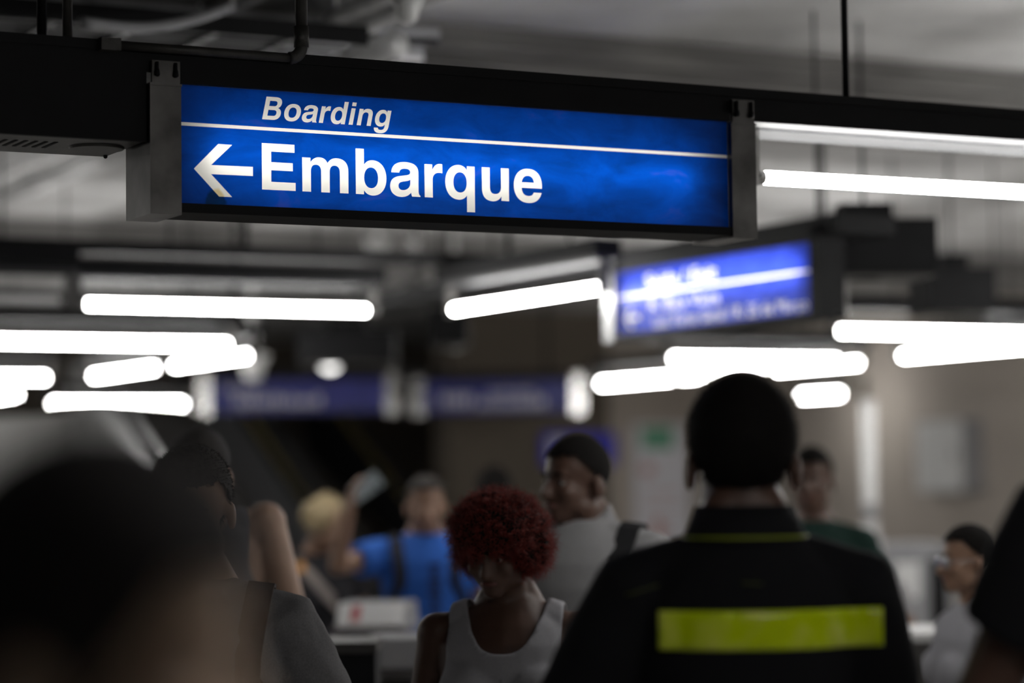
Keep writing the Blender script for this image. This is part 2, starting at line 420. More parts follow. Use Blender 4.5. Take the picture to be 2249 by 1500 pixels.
def fixture(px0, py0, px1, py1, axis, label, lit=True, anchor=0, n=1, labels=None, sc=1.0):
    """tube seen from pixel 0 to pixel 1; snapped to the ceiling grid"""
    z = HC + HT
    a = hitz(px0, py0, z); b = hitz(px1, py1, z)
    ang = TH if axis == 'A' else TH - PI / 2
    d = Vector((math.cos(ang), math.sin(ang), 0))
    p = (a if anchor == 0 else b - d * (1.36 * sc * n)) - d * (0.04 if anchor == 0 else -0.04)
    if anchor == 2:
        p = (a + b) / 2 - d * (0.66 * n)
    for i in range(n):
        q = p + d * (1.39 * sc * i)
        k = 'L' if lit else 'U'; pr = protoL if lit else protoU
        if not used[k]: o = pr; used[k] = True
        else: o = dup(pr)
        o.location = q; o.rotation_euler = (0, 0, ang)
        o.scale = (sc, 1, 1)
        o['label'] = labels[i] if labels else label
        o['group'] = 'fluorescent fixtures hung in a grid' 
    return p

# near rail / main sign frame
SO = P(393.5, 446.6, 5.0)            # lower left corner of the lit panel
MS = Matrix.Translation(SO) @ Matrix.Rotation(TH, 4, 'Z')
MSI = MS.inverted()
def onsign(px, py, yl=0.0):
    r = ray(px, py); p0 = MSI @ CAM; d = MSI.to_3x3() @ r
    t = (yl - p0.y) / d.y; q = p0 + d * t
    return q.x, q.z
L1 = onsign(1598, 380)[0]; H1 = (onsign(405, 186)[1] - onsign(393.5, 446.6)[1])
zt = 0.5 * (onsign(1400, 174.4)[1] + onsign(378, 98.8)[1])       # rail top
zb = onsign(1653, 267)[1]                                        # rail bottom
ZR = SO.z

# ---- sign builder -------------------------------------------------
BLUE = (0.0, 0.060, 0.43)
def make_sign(name, label, loc, rz, L, Hh, groups, lit=True, prefix='', stain=None, bulb=0.45, power=None):
    """groups: list of (part name, [contours]) of see-through white lettering cut out of the blue sheet"""
    t = thing(name, label, 'sign', loc, rz)
    if lit:
        mb = sheet('blue_sheet' + prefix, (0.035, 0.07, 0.55) if prefix else BLUE, 0.42, stain and (*stain, (0.25, 0.55, 0.35)))
        mw = sheet('white_sheet' + prefix, (0.93, 0.91, 0.86), 0.03, stain and (*stain, (0.85, 0.72, 0.42)))
    else:
        mb = mat('unlit_blue', (0.03, 0.035, 0.24), 0.4, 0, 0.2, 6); mw = mat('unlit_white', (0.62, 0.60, 0.66), 0.4)
    rect = [(0, 0), (L, 0), (L, Hh), (0, Hh)]
    allc = [rect] + [c for g in groups for c in g[1]]
    link('face_panel', fill(allc), mb, t)
    for nm, cs in groups:
        link(nm, fill(cs), mw, t)
    f = 0.012
    obj('bottom_rail', B(-0.002, L + 0.002, -0.014, 0.13, -0.020, -0.0005), BLACK, t, bevel=0.003)
    obj('top_rail', B(-0.002, L + 0.002, -0.012, 0.13, Hh + 0.0005, Hh + 0.02), BLACK, t, bevel=0.003)
    obj('back_plate', B(-0.002, L + 0.002, 0.118, 0.13, -0.0005, Hh + 0.0005), BLACK, t)
    bm = bmesh.new(); box(bm, 0.0, L, 0.112, 0.117, 0.002, Hh - 0.002); box(bm, 0.0, L, 0.004, 0.112, 0.0, 0.002); box(bm, 0.0, L, 0.004, 0.112, Hh - 0.002, Hh)
    obj('lining', bm, WHITEIN, t)
    bm = bmesh.new(); box(bm, -0.002, -0.0005, 0.001, 0.118, 0, Hh)
    obj('end_plate', bm, BLACK, t)
    bm = bmesh.new(); box(bm, L + 0.0005, L + 0.002, 0.001, 0.118, 0, Hh)
    obj('end_plate', bm, BLACK, t)
    if lit:
        obj('inner_tube', cyl(bmesh.new(), (0.06, 0.050, Hh * bulb), (L - 0.085, 0.050, Hh * bulb), 0.013, n=12), power or STUBE, t, True)
    return t
def bracket(t, x0, x1, Hh, top, deep=0.2, strap=True, m=None):
    """steel clamp hugging one end of a sign"""
    m = m or STEEL
    xm = (x0 + x1) / 2; wd = x1 - x0
    b = obj('bracket', B(x0, x1, -0.018, deep, -0.026, Hh - 0.004), m, t, bevel=0.004)
    if strap:
        obj('strap', B(x0 + wd * 0.08, x1 - wd * 0.02, -0.016, -0.008, Hh - 0.002, top), m, b)
        for q in (0.22, 0.82):
            x = x0 + wd * q
            bm = bmesh.new(); cyl(bm, (x, -0.021, Hh + 0.012), (x, -0.021, top - 0.004), 0.0035, n=8)
            rcone(bm, (x, -0.022, Hh + 0.016), (x, -0.022, Hh + 0.022), 0.0065, 0.005, 8)
            obj('hook', bm, BLACK, b, True)
        obj('lip', B(x0 - 0.001, x1 + 0.001, -0.021, 0.0, Hh - 0.008, Hh - 0.003), m, b)
    return b

# main sign lettering
ex0, ez0 = onsign(575.6, 416.0); _, ez1 = onsign(575.6, 314.0); ex1, _ = onsign(1190.5, 430)
capE = ez1 - ez0
widE = (667 + 889 + 611 + 556 + 389 + 611 + 611 + 556) - 76 - 26
G = [('letter', l) for l in word('Embarque', ex0, ez0, (ex1 - ex0) / widE, capE / 720)]
bx0, bz0 = onsign(575.6, 261.8); _, bz1 = onsign(584, 212.0); bx1, _ = onsign(860, 250)
widB = (722 + 611 + 556 + 389 + 611 + 278 + 611 + 611) - 76 - 62 + 0.21 * 532
G += [('letter', l) for l in word('Boarding', bx0, bz0, (bx1 - bx0) / widB, (bz1 - bz0) / 720, 0.21)]
arr = [(1228, 1068), (1382, 912), (1470, 918), (1337, 1045), (1602, 1057), (1602, 1115), (1337, 1103), (1470, 1248), (1388, 1245)]
G += [('arrow', [[onsign(a / 2.884, b / 2.884) for a, b in arr]])]
lz0 = 0.5 * (onsign(399, 270.5)[1] + onsign(1597, 338.5)[1]); lz1 = 0.5 * (onsign(399, 277.5)[1] + onsign(1597, 345.5)[1])
G += [('line', [[(0.0005, lz1), (L1 - 0.0005, lz1), (L1 - 0.0005, lz0), (0.0005, lz0)]])]
st = onsign(473, 436)
sign1 = make_sign('hanging_sign', 'lit blue hanging sign reading Boarding Embarque with a left arrow', SO, TH, L1, H1, G, True, '', (st[0], st[1] - 0.006, 0.026))
bxl = onsign(324, 454)[0]
bracket(sign1, bxl, -0.001, H1, onsign(370, 137)[1], 0.135)
bxr = onsign(1653, 450)[0]
bracket(sign1, L1 + 0.001, bxr, H1, onsign(1628, 222)[1], 0.16)

# ---- main rail above the sign
rail = thing('ceiling_rail', 'long black lamp rail carrying the lit Embarque sign', 'rail', SO, TH)
x_l = onsign(0, 300)[0] - 1.2; x_r = onsign(2249, 300)[0] + 1.2
obj('channel', B(x_l, x_r, 0.0, 0.24, H1 + 0.021, zt), BLACK, rail, bevel=0.004)
obj('edge_lip', B(x_l, x_r, -0.006, 0.0, zt - 0.022, zt - 0.001), BLACK, rail)
obj('lower_cover', B(bxr + 0.002, x_r, 0.0, 0.006, zb, H1 + 0.021), BLACK, rail)
prof = [(0.004, zb + 0.02), (0.236, zb + 0.02), (0.236, zb - 0.002), (0.19, zb + 0.006), (0.175, zb - 0.012), (0.15, zb + 0.006), (0.06, zb + 0.006), (0.045, zb - 0.004), (0.02, zb + 0.004), (0.004, zb + 0.002)]
obj('reflector', extr(bmesh.new(), prof, bxr + 0.004, x_r), ALU, rail)
bz = onsign(0, 293)[1]
# rods from rail to ceiling
for px, r in ((111, 0.0105), (168, 0.0105), (1890, 0.0085)):
    x = onsign(px, 90)[0] if px < 1000 else onsign(px, 200)[0]
    obj('hanging_rod', cyl(bmesh.new(), (x, 0.06, zt - 0.02), (x, 0.06, ZC - SO.z), r, n=12), BLACK if px != 168 else PIPE, rail, True)
# housing box at the left end (speaker / junction box)
hx1 = onsign(322, 300)[0]
hb = thing('junction_housing', 'black junction housing with speaker hole left of the lit sign', 'housing', SO, TH)
obj('shell', B(hx1 - 0.62, hx1, -0.001, 0.012, bz, zt - 0.03), BLACK, hb, bevel=0.003)
bm = bmesh.new(); box(bm, hx1 - 0.62, hx1 - 0.004, 0.0125, 0.255, bz, bz + 0.006)
obj('base_plate', bm, mUnder, hb)
obj('back_shell', B(hx1 - 0.62, hx1 - 0.004, 0.244, 0.255, bz + 0.006, H1 + 0.02), BLACK, hb)
obj('end_shell', B(hx1 - 0.01, hx1 - 0.004, 0.0125, 0.2435, bz + 0.0065, H1 + 0.02), BLACK, hb)
xs, zs_ = onsign(212, 336, 0.12)
bm = bmesh.new(); cyl(bm, (xs, 0.12, bz - 0.004), (xs, 0.12, bz + 0.003), 0.052, n=32); obj('speaker_hole', bm, BLACKIN, hb)
bm = bmesh.new(); loft(bm, [((xs, 0.12, bz - 0.005), Vector((0.056, 0, 0)), Vector((0, 0.056, 0))), ((xs, 0.12, bz - 0.0005), Vector((0.058, 0, 0)), Vector((0, 0.058, 0)))], 32)
obj('speaker_rim', bm, mUnder, hb)
for i in range(8):
    x = xs - 0.105 - i * 0.021
    obj('vent_slot', prism(bmesh.new(), [(x, 0.075), (x + 0.008, 0.075), (x + 0.008, 0.165), (x, 0.165)], bz - 0.0012, bz + 0.002), BLACKIN, hb)
sx, _ = onsign(230, 364, 0.24)
obj('screw', rcone(bmesh.new(), (sx, 0.235, bz - 0.002), (sx, 0.235, bz + 0.001), 0.005, 0.005, 8), BLACK, hb, True)

# conduit on the rail
px_, pz_ = onsign(662, 90, -0.02)
cp = thing('conduit_pipe', 'thin painted conduit bending from the ceiling along the sign rail', 'pipe', SO, TH)
z_h = onsign(640, 128, -0.02)[1]; xh = onsign(250, 110, -0.02)[0]
R_ = 0.028
obj('vertical_run', cyl(bmesh.new(), (px_, -0.02, z_h + R_), (px_, -0.02, ZC - SO.z), 0.0135), PIPE, cp, True)
obj('coupling', cyl(bmesh.new(), (px_, -0.02, z_h + R_ - 0.003), (px_, -0.02, z_h + R_ + 0.042), 0.0165), PIPE, cp, True)
obj('elbow', tubepath(bmesh.new(), [(px_ - R_ + R_ * math.cos(a), -0.02, z_h + R_ - R_ * math.sin(a)) for a in [i * PI / 2 / 8 for i in range(9)]], 0.0135, 14), PIPE, cp, True)
obj('horizontal_run', cyl(bmesh.new(), (px_ - R_, -0.02, z_h), (xh, -0.02, z_h), 0.0095), PIPE, cp, True)
obj('end_clip', B(xh - 0.03, xh + 0.012, -0.032, 0.0, z_h - 0.013, z_h + 0.013), PIPE, cp, bevel=0.003)

# ---- near tube right of the sign, same rail
t0 = onsign(1655, 389, 0.12)
nf = thing('light_fixture', 'bright fluorescent tube hanging directly right of the Embarque sign', 'light fixture', MS @ Vector((t0[0], 0.12, t0[1])), TH, 'fluorescent fixtures hung in a grid')
Ln = 1.2
tb = obj('tube', cyl(bmesh.new(), (0.028, 0, 0), (Ln - 0.03, 0, 0), 0.0165, n=20), TUBE, nf, True)
zr_ = zb - t0[1]
for x in (-0.004, Ln): obj('socket', B(x - 0.012, x + 0.012, -0.016, 0.016, -0.02, zr_ + 0.004), STEELB, nf, bevel=0.004)
for x in (0.006, Ln - 0.03):
    bm = bmesh.new(); cyl(bm, (x, 0, 0), (x + 0.022, 0, 0), 0.0168, n=20); obj('end_cap', bm, STEELB, tb, True)

# ---- the grid of lamps further back
fixture(190, 668, 835, 687, 'A', 'lit fluorescent tube on the rail just below the left half of the Embarque sign')
fixture(0, 655, 150, 660, 'A', 'unlit fluorescent fixture at the left end of the first lamp row', lit=False, anchor=1)
fixture(0, 742, 515, 757, 'A', 'lit fluorescent tube at the left edge, second row below the sign', anchor=1)
fixture(385, 803, 535, 780, 'B', 'lit slanting tube touching the right end of the second row on the left')
fixture(208, 826, 378, 805, 'B', 'short slanting lit tube left of its twin under the second row')
fixture(0, 828, 112, 830, 'A', 'lit tube cut by the left edge below the second lamp row', anchor=1)
fixture(0, 872, 45, 865, 'B', 'lowest slanting tube cut by the left edge', anchor=1)
fixture(115, 887, 420, 889, 'A', 'lit fluorescent tube above the foreground head, lowest on the left')
fixture(990, 683, 1328, 628, 'B', 'lit slanting tube left of the tilted blue sign', anchor=2)
fixture(1415, 782, 1885, 797, 'A', 'lit tube right above the head of the guard', anchor=2)
fixture(1355, 845, 1885, 797, 'B', 'x', anchor=1, n=3, sc=0.84, labels=['far end tube of the slanting row above the guard', 'middle tube of the slanting row behind the head of the guard', 'near end tube of the slanting row right above the guard'])
fixture(1842, 727, 2249, 738, 'A', 'lit tube at the right edge right of the tilted blue sign')
fixture(1985, 782, 2249, 745, 'B', 'slanting lit tube at the right edge below the level one', anchor=0)
protoS.location = (hitz(1757, 877, HC + HT) + hitz(1857, 857, HC + HT)) / 2 - Vector((math.sin(TH), -math.cos(TH), 0)) * 0.35; protoS.rotation_euler = (0, 0, TH - PI / 2)
protoS['label'] = 'small far slanting tube right of the head of the guard'; protoS['group'] = 'fluorescent fixtures hung in a grid'
# lamps of the same grid outside the picture
def inframe(p, m=90):
    v = p - CAM; dz = v.dot(fwd)
    if dz < 0.3: return False
    return abs(v.dot(right) / dz * F) < W / 2 + m and abs(v.dot(up) / dz * F) < H / 2 + m
outn = 0
for ib in range(-2, 10):
    for ia in range(-4, 6):
        p = nA * (0.9 + 2.7 * ib) + uA * (0.4 + 2.9 * ia) + Vector((0, 0, HC + HT))
        if any(inframe(p + uA * (k * 0.3)) for k in range(-1, 6)) or (p.xy - Vector((0, 8))).length > 21 or p.y < -3: continue
        if (ib + ia) % 2 or (p.y < 2.5 and ib % 2) or (p.x < 0 and p.y < 7): continue
        if -4.5 < (p - hitz(300, 60, HC + 1.34)).dot(uA) < 3.2 and abs((p - hitz(300, 60, HC + 1.34)).dot(nA) - 0.2) < 0.4: continue
        o = protoO if not outn else dup(protoO); outn += 1; o.location = p; o.rotation_euler = (0, 0, TH)
        o['label'] = 'unseen fluorescent fixture added to brighten people and ceiling'; o['group'] = 'fluorescent fixtures outside the picture'

for q, ang in (((0.45, 1.6), TH), ((2.5, 10.6), TH - PI / 2), ((2.05, 8.4), TH - PI / 2), ((3.3, 11.6), TH - PI / 2)):  # extra lamps added out of view to lift the guard, foreground and ceiling
    o = dup(protoO); o.location = (q[0], q[1], HC + HT); o.rotation_euler = (0, 0, ang)
    o['label'] = 'unseen fluorescent fixture added to brighten people and ceiling'; o['group'] = 'fluorescent fixtures outside the picture'

# black long rails that carry them (continuous along the first row and the tilted sign)
def runrail(px0, py0, px1, py1, axis, label, ext0=0.0, ext1=0.0, sub=0.187):
    z = HC + HT
    a = hitz(px0, py0, z); b = hitz(px1, py1, z)
    ang = TH if axis == 'A' else TH - PI / 2
    d = Vector((math.cos(ang), math.sin(ang), 0)); L = (b - a).dot(d)
    t = thing('ceiling_rail', label, 'rail', a, ang)
    obj('channel', B(-ext0, L + ext1, -0.05, 0.05, sub, sub + 0.05), BLACK, t, bevel=0.004)
    n = max(2, int((L + ext0 + ext1) / 1.1))
    for i in range(n):
        x = -ext0 + (L + ext0 + ext1) * (i + 0.5) / n
        obj('hanging_rod', cyl(bmesh.new(), (x, 0.03, sub + 0.04), (x, 0.03, ZC - z), 0.014, n=10), BLACK, t, True)
    return t
runrail(0, 655, 835, 687, 'A', 'black rail over the first row of tubes behind the sign', 0.8, 1.1)
runrail(0, 742, 515, 757, 'A', 'black rail over the second row of tubes on the left', 0.8, 0.6)

# ---- second lit sign, turned the other way
uB = Vector((math.sin(TH), -math.cos(TH), 0))
A2 = P(1356, 736, 9.5)
ang2 = TH - PI / 2
L2 = 1.34; H2 = 0.245
M2 = Matrix.Translation(A2) @ Matrix.Rotation(ang2, 4, 'Z'); M2I = M2.inverted()
G2 = [('letter', l) for a in (('Saída / Exit', 0.22, 0.168, 0.075, 0.50, 0, 0.02), ('R. Boa Vista', 0.24, 0.077, 0.062, 0.50, 0, 0.02), ('Lad. Porto Geral / R. 25 de Março', 0.27, 0.014, 0.062, 1.03, 0, 0.01)) for l in fontword(*a)]
G2 += [('line', [[(0.001, 0.142), (L2 - 0.001, 0.142), (L2 - 0.001, 0.150), (0.001, 0.150)]]),
      ('arrow', [[(0.06, 0.06), (0.10, 0.10), (0.12, 0.10), (0.09, 0.068), (0.17, 0.068), (0.17, 0.052), (0.09, 0.052), (0.12, 0.02), (0.10, 0.02)]])]
sign2 = make_sign('hanging_sign', 'lit blue sign slanting up to the right, reading R. Boa Vista', A2, ang2, L2, H2, G2, True, 'b', None, 0.66, emit('sign_tube_strong', (1, 0.99, 0.97), SIGN_LAMP * 2.3))
bracket(sign2, -0.075, -0.001, H2, H2 + 0.06, 0.2, m=mat('mid_steel', (0.22, 0.22, 0.22), 0.35, 0.9))
bracket(sign2, L2 + 0.001, L2 + 0.05, H2, H2 + 0.06, 0.05, m=BLACK)
r2 = thing('ceiling_rail', 'black lamp rail carrying the tilted blue exit sign', 'rail', A2, ang2)
obj('channel', B(-3.0, L2 + 0.15, 0.0, 0.24, H2 + 0.021, H2 + 0.085), BLACK, r2, bevel=0.004)
for x in (-1.8, 0.3, 1.2): obj('hanging_rod', cyl(bmesh.new(), (x, 0.12, H2 + 0.08), (x, 0.12, ZC - A2.z), 0.005, n=10), BLACK, r2, True)

def housing(px, py, wd, rz, label, dpt=0.30):
    """junction housing seen with its lower left front corner at the pixel"""
    z = HC + 0.70
    a = hitz(px, py, z)
    t = thing('junction_housing', label, 'housing', a, rz, 'black junction housings of the lamp rails')
    obj('shell', B(0, wd, 0, dpt, 0.008, 0.205), BLACK, t, bevel=0.01)
    obj('base_plate', B(0.006, wd - 0.006, 0.006, dpt - 0.006, 0.0, 0.0078), mUnder, t)
    bm = bmesh.new(); cyl(bm, (wd / 2, dpt / 2, -0.003), (wd / 2, dpt / 2, 0.001), 0.055, n=24); obj('speaker_hole', bm, BLACKIN, t)
    obj('mount', B(wd * 0.3, wd * 0.7, dpt * 0.3, dpt * 0.7, 0.2055, 0.27), BLACK, t, bevel=0.006)
    obj('hanging_rod', cyl(bmesh.new(), (wd / 2, dpt / 2, 0.26), (wd / 2, dpt / 2, ZC - z), 0.006, n=10), BLACK, t, True)
    return t
housing(1782, 606, 0.46, math.radians(6), 'large black junction housing at the near end of the tilted sign rail')
housing(2040, 688, 0.31, math.radians(8), 'black junction housing behind and right of the larger one')
housing(1890, 876, 0.55, math.radians(0), 'far black junction housing above the white pole')
housing(655, 800, 0.58, math.radians(0), 'black junction housing above the unlit blue signs')
housing(945, 760, 0.2, math.radians(0), 'narrow black junction housing left of the slanting tube')

# steel plate box right of sign two
t = thing('junction_housing', 'pale steel box under the large black housing', 'housing', P(1785, 700, 9.6), math.radians(10))
obj('shell', B(0, 0.145, 0, 0.12, 0.0, 0.16), STEELB, t, bevel=0.006); obj('lip', B(-0.004, 0.149, -0.006, 0.0, 0.0, 0.018), STEELB, t)
obj('hanging_rod', cyl(bmesh.new(), (0.07, 0.06, 0.16), (0.07, 0.06, ZC - P(1785, 700, 9.6).z), 0.01, n=10), BLACK, t, True)

# ---- two unlit blue signs far back
def bars(x0, z0, n, hgt, seed):
    rnd = random.Random(seed); x = x0; out = []
    for i in range(n):
        wd = rnd.uniform(0.25, 0.6) * hgt; h2 = hgt * rnd.choice((0.72, 0.72, 1.0))
        out.append([(x, z0), (x + wd, z0), (x + wd, z0 + h2), (x, z0 + h2)]); x += wd + hgt * 0.22
    return out
D3 = 19.6
for i, (px, py, wd, lab) in enumerate(((462, 905, 1.42, 'unlit dark blue sign further left under the far lamps'), (930, 905, 1.26, 'unlit dark blue sign right of its twin, left of the slanting lamp row'))):
    a = P(px, py, D3 + (0.0 if i == 0 else 0.8))
    a.z = HC + 0.565
    gs = [('letter', [c]) for c in (bars(0.12, 0.155, 9, 0.055, 3) + bars(0.20, 0.045, 13, 0.085, 13) if i == 0 else bars(0.15, 0.05, 4, 0.10, 5) + bars(0.55, 0.14, 12, 0.05, 6) + bars(0.45, 0.03, 12, 0.085, 7))]
    s = make_sign('hanging_sign', lab, a, math.radians(4), wd, 0.25, gs, False)
    bracket(s, -0.10, -0.001, 0.25, 0.31, 0.2, m=STEELB)
    bracket(s, wd + 0.001, wd + 0.10, 0.25, 0.31, 0.2, m=STEELB)
    obj('rail', B(-0.3, wd + 0.3, 0.0, 0.2, 0.27, 0.33), BLACK, s, bevel=0.004)
    for x in (0.2, wd - 0.2): obj('hanging_rod', cyl(bmesh.new(), (x, 0.1, 0.32), (x, 0.1, ZC - a.z), 0.014, n=10), BLACK, s, True)

# ---- cameras / domes hung from the ceiling
def dome(px, py, d, r, label):
    a = P(px, py, d)
    t = thing('dome_camera', label, 'camera', a, 0)
    bm = bmesh.new(); rings = []
    for k, (zz, rr) in enumerate(((0, 0.45), (0.25, 0.75), (0.7, 0.95), (1.2, 1.0), (1.5, 1.15), (2.0, 1.3))): rings.append(((0, 0, zz * r), Vector((rr * r, 0, 0)), Vector((0, rr * r, 0))))
    loft(bm, rings, 20); obj('dome', bm, WHITE, t, True)
    obj('mount', cyl(bmesh.new(), (0, 0, 2.0 * r), (0, 0, 2.5 * r), r * 1.5, n=20), WHITE, t, True)
    obj('stem', cyl(bmesh.new(), (0, 0, 2.5 * r), (0, 0, ZC - a.z), r * 0.35, n=10), WHITE, t, True)
    return t
dome(895, 52, 6.9, 0.034, 'white dome camera at the top edge above the lit sign')
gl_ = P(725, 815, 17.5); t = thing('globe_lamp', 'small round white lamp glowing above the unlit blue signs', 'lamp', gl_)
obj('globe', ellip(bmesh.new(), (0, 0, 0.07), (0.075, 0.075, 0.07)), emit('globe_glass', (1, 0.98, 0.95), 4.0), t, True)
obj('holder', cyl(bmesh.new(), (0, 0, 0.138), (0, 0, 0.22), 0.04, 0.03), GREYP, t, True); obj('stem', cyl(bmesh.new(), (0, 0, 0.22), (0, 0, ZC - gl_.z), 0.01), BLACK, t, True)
dome(830, 575, 14.0, 0.05, 'small pale dome camera behind the lower edge of the lit sign')
dome(1000, 770, 13.5, 0.05, 'small pale dome camera under the end of the slanting tube')
dome(555, 835, 16.0, 0.07, 'pale dome camera right of the slanting tubes on the left')
# pale vertical hanger
a = P(910, 648, 11.5)
t = thing('hanging_bracket', 'pale flat steel hanger dropping from the ceiling behind the sign', 'bracket', a, math.radians(10))
obj('plate', B(-0.045, 0.045, 0, 0.02, 0, 0.36), STEELB, t, bevel=0.006); obj('rod', cyl(bmesh.new(), (0, 0.01, 0.36), (0, 0.01, ZC - a.z), 0.012, n=10), BLACK, t, True)

# ---- dark service duct, pipes and trays under the ceiling, top left
a0 = hitz(880, 20, HC + 1.55).dot(uA); bb1 = b1.dot(nA)
t = thing('service_duct', 'wide dark service duct under the ceiling at the top left', 'duct', (0, 0, 0), TH)
obj('casing', B(a0 - 7.5, a0, bb1 - 5.5, bb1 - 0.03, HC + 1.555, ZC - 0.001), mat('duct_dark', (0.045, 0.043, 0.042), 0.6, 0.2, 0.3, 3), t, bevel=0.01)
for i in range(7): obj('flange', B(a0 - 7.2 + i * 1.1, a0 - 7.15 + i * 1.1, bb1 - 5.5, bb1 - 0.04, HC + 1.54, HC + 1.5548), mUnder, t)
def pipe(p, q, r, m, label, ztop=None):
    d = (q - p); t = thing('ceiling_pipe', label, 'pipe', p, math.atan2(d.y, d.x))
    L = d.length
    obj('run', cyl(bmesh.new(), (0, 0, 0), (L, 0, 0), r, n=14), m, t, True)
    k = int(L / 1.1)
    for i in range(k):
        x = (i + 0.6) * 1.1
        obj('clamp', cyl(bmesh.new(), (x, 0, 0), (x + 0.045, 0, 0), r * 1.25, n=14), m, t, True)
        obj('hanger', cyl(bmesh.new(), (x + 0.02, 0, r), (x + 0.02, 0, (ztop or ZC) - p.z), 0.006, n=8), GALV, t, True)
    return t
def pipeB(px, py, h, back, front, r, m, label):
    c = hitz(px, py, HC + h); return pipe(c - uB * back, c + uB * front, r, m, label)
def pipeA(px, py, h, back, front, r, m, label):
    c = hitz(px, py, HC + h); return pipe(c - uA * back, c + uA * front, r, m, label, HC + 1.556)
pipeB(690, 62, 1.46, 6.0, 1.15, 0.026, GALV, 'pale ceiling conduit slanting to the white dome camera, upper one')
pipeB(760, 72, 1.42, 6.0, 0.75, 0.026, GALV, 'pale ceiling conduit slanting to the white dome camera, lower one')
pipeB(420, 62, 1.49, 5.0, 1.6, 0.018, GREYP, 'thin grey ceiling conduit slanting left of the pale pair')
pipeB(60, 408, 1.38, 5, 4, 0.045, GALV, 'thick pale ceiling pipe slanting under the junction housing on the left')
pipeB(20, 372, 1.46, 5, 4, 0.035, GALV, 'second pale ceiling pipe slanting beside the thick one on the left')
for i, (py, h, r, m) in enumerate(((5, 1.46, 0.02, GREYP), (28, 1.43, 0.012, BLACK), (42, 1.48, 0.025, GREYP), (66, 1.44, 0.014, GALV), (90, 1.49, 0.025, GREYP))):
    pipeA(150, py, h, 5, 1.25, r, m, ('topmost', 'second', 'third', 'fourth', 'lowest')[i] + ' level pipe in the bundle at the top left corner')
# cable trays
def tray(px, py, h, back, front, wd, label):
    c = hitz(px, py, HC + h); p = c - uA * back
    t = thing('cable_tray', label, 'cable tray', p, TH); L = back + front
    obj('side_rail', B(0, L, 0, 0.006, 0, 0.06), BLACK, t); obj('side_rail', B(0, L, wd, wd + 0.006, 0, 0.06), BLACK, t)
    for i in range(int(L / 0.25)): obj('rung', B(i * 0.25, i * 0.25 + 0.03, 0.0065, wd - 0.0005, 0.004, 0.012), BLACK, t)
    for i in range(6):
        y = wd * (i + 1) / 7; pts = [(L * k / 14, y + 0.012 * math.sin(k * 1.3 + i * 2), 0.024 + 0.004 * math.sin(k + i)) for k in range(15)]
        obj('cable', tubepath(bmesh.new(), pts, 0.011, 8), (BLACK, GREYP)[i % 2], t, True)
    for i in range(int(L / 1.5)):
        for y in (0.003, wd + 0.003): obj('hanger', cyl(bmesh.new(), (i * 1.5 + 0.7, y, 0.06), (i * 1.5 + 0.7, y, ZC - p.z), 0.006, n=8), GALV, t, True)
    return t
tray(300, 60, 1.34, 4.5, 0.75, 0.4, 'black cable tray with loose cables above the left end of the lit sign')
# loose sagging cable
pts = []
for k in range(17):
    s = k / 16; p = P(180 + 330 * s, 48 - 35 * s + 28 * math.sin(s * PI), 6.6 + 0.5 * s); pts.append(p)
tag(obj('loose_cable', tubepath(bmesh.new(), pts, 0.016, 10), GREYP, None, True), 'grey cable sagging below the ceiling pipes at the top left', 'cable')

# ================================================================== escalator, barriers, wall things
def escalator(px, py, d, wd, label, steel):
    p = P(px, py, d); rz = TH + PI / 2      # local x = up-run direction (away along nA), y = to the left
    s30 = math.tan(math.radians(30))
    zb_ = p.z; run = (ZC - 0.05 - zb_) / s30; lo = zb_ / s30
    t = thing('escalator', label, 'escalator', (p.x, p.y, 0), rz)
    def incl(y0, y1, h0, h1, m, name, par=t, x0=-lo, x1=run):
        bm = bmesh.new()
        pts = [(x0, max(0.0, zb_ + x0 * s30 + h0)), (x1, zb_ + x1 * s30 + h0), (x1, min(ZC - 0.01, zb_ + x1 * s30 + h1)), (x0, zb_ + x0 * s30 + h1)]
        a = [bm.verts.new((x, y0, z)) for x, z in pts]; b = [bm.verts.new((x, y1, z)) for x, z in pts]
        bm.faces.new(a); bm.faces.new(b[::-1])
        for i in range(4): bm.faces.new((a[i], a[(i + 1) % 4], b[(i + 1) % 4], b[i]))
        return obj(name, bm, m, par)
    xa = run - 1.7
    incl(0.0, 0.12, -0.9, -0.05, BLACK, 'balustrade', x1=xa + 1.0)
    incl(0.03, 0.09, -0.05, 0.0, YEL, 'yellow_edge', x1=xa + 1.0)
    incl(wd, wd + 0.35, -0.9, 0.0, steel, 'cladding', x1=xa + 1.0)
    incl(0.02, 0.10, 0.002, 0.05, RUBBER, 'handrail', x1=xa + 1.0)
    incl(wd + 0.1, wd + 0.18, 0.002, 0.05, RUBBER, 'handrail', x1=xa + 1.0)
    n = int((run + lo - 1.2) / 0.35)
    for i in range(n):
        x = -lo + 1.6 + i * 0.35; z = zb_ + x * s30 - 0.95
        if z + 0.2 > ZC or z < 0.0: continue
        obj('step', B(x, x + 0.40, 0.125, wd - 0.005, z, z + 0.19), mUnder, t)
    return t
escalator(690, 1088, 22.3, 1.25, 'dark escalator with a yellow edge rising behind the crowd', mat('cladding_steel', (0.5, 0.5, 0.5), 0.4, 0.6, 0.1, 3))
escalator(905, 1088, 23.0, 0.9, 'second dark escalator right of the one with the bright cladding', mat('cladding_dark', (0.12, 0.12, 0.125), 0.4, 0.6, 0.1, 3))

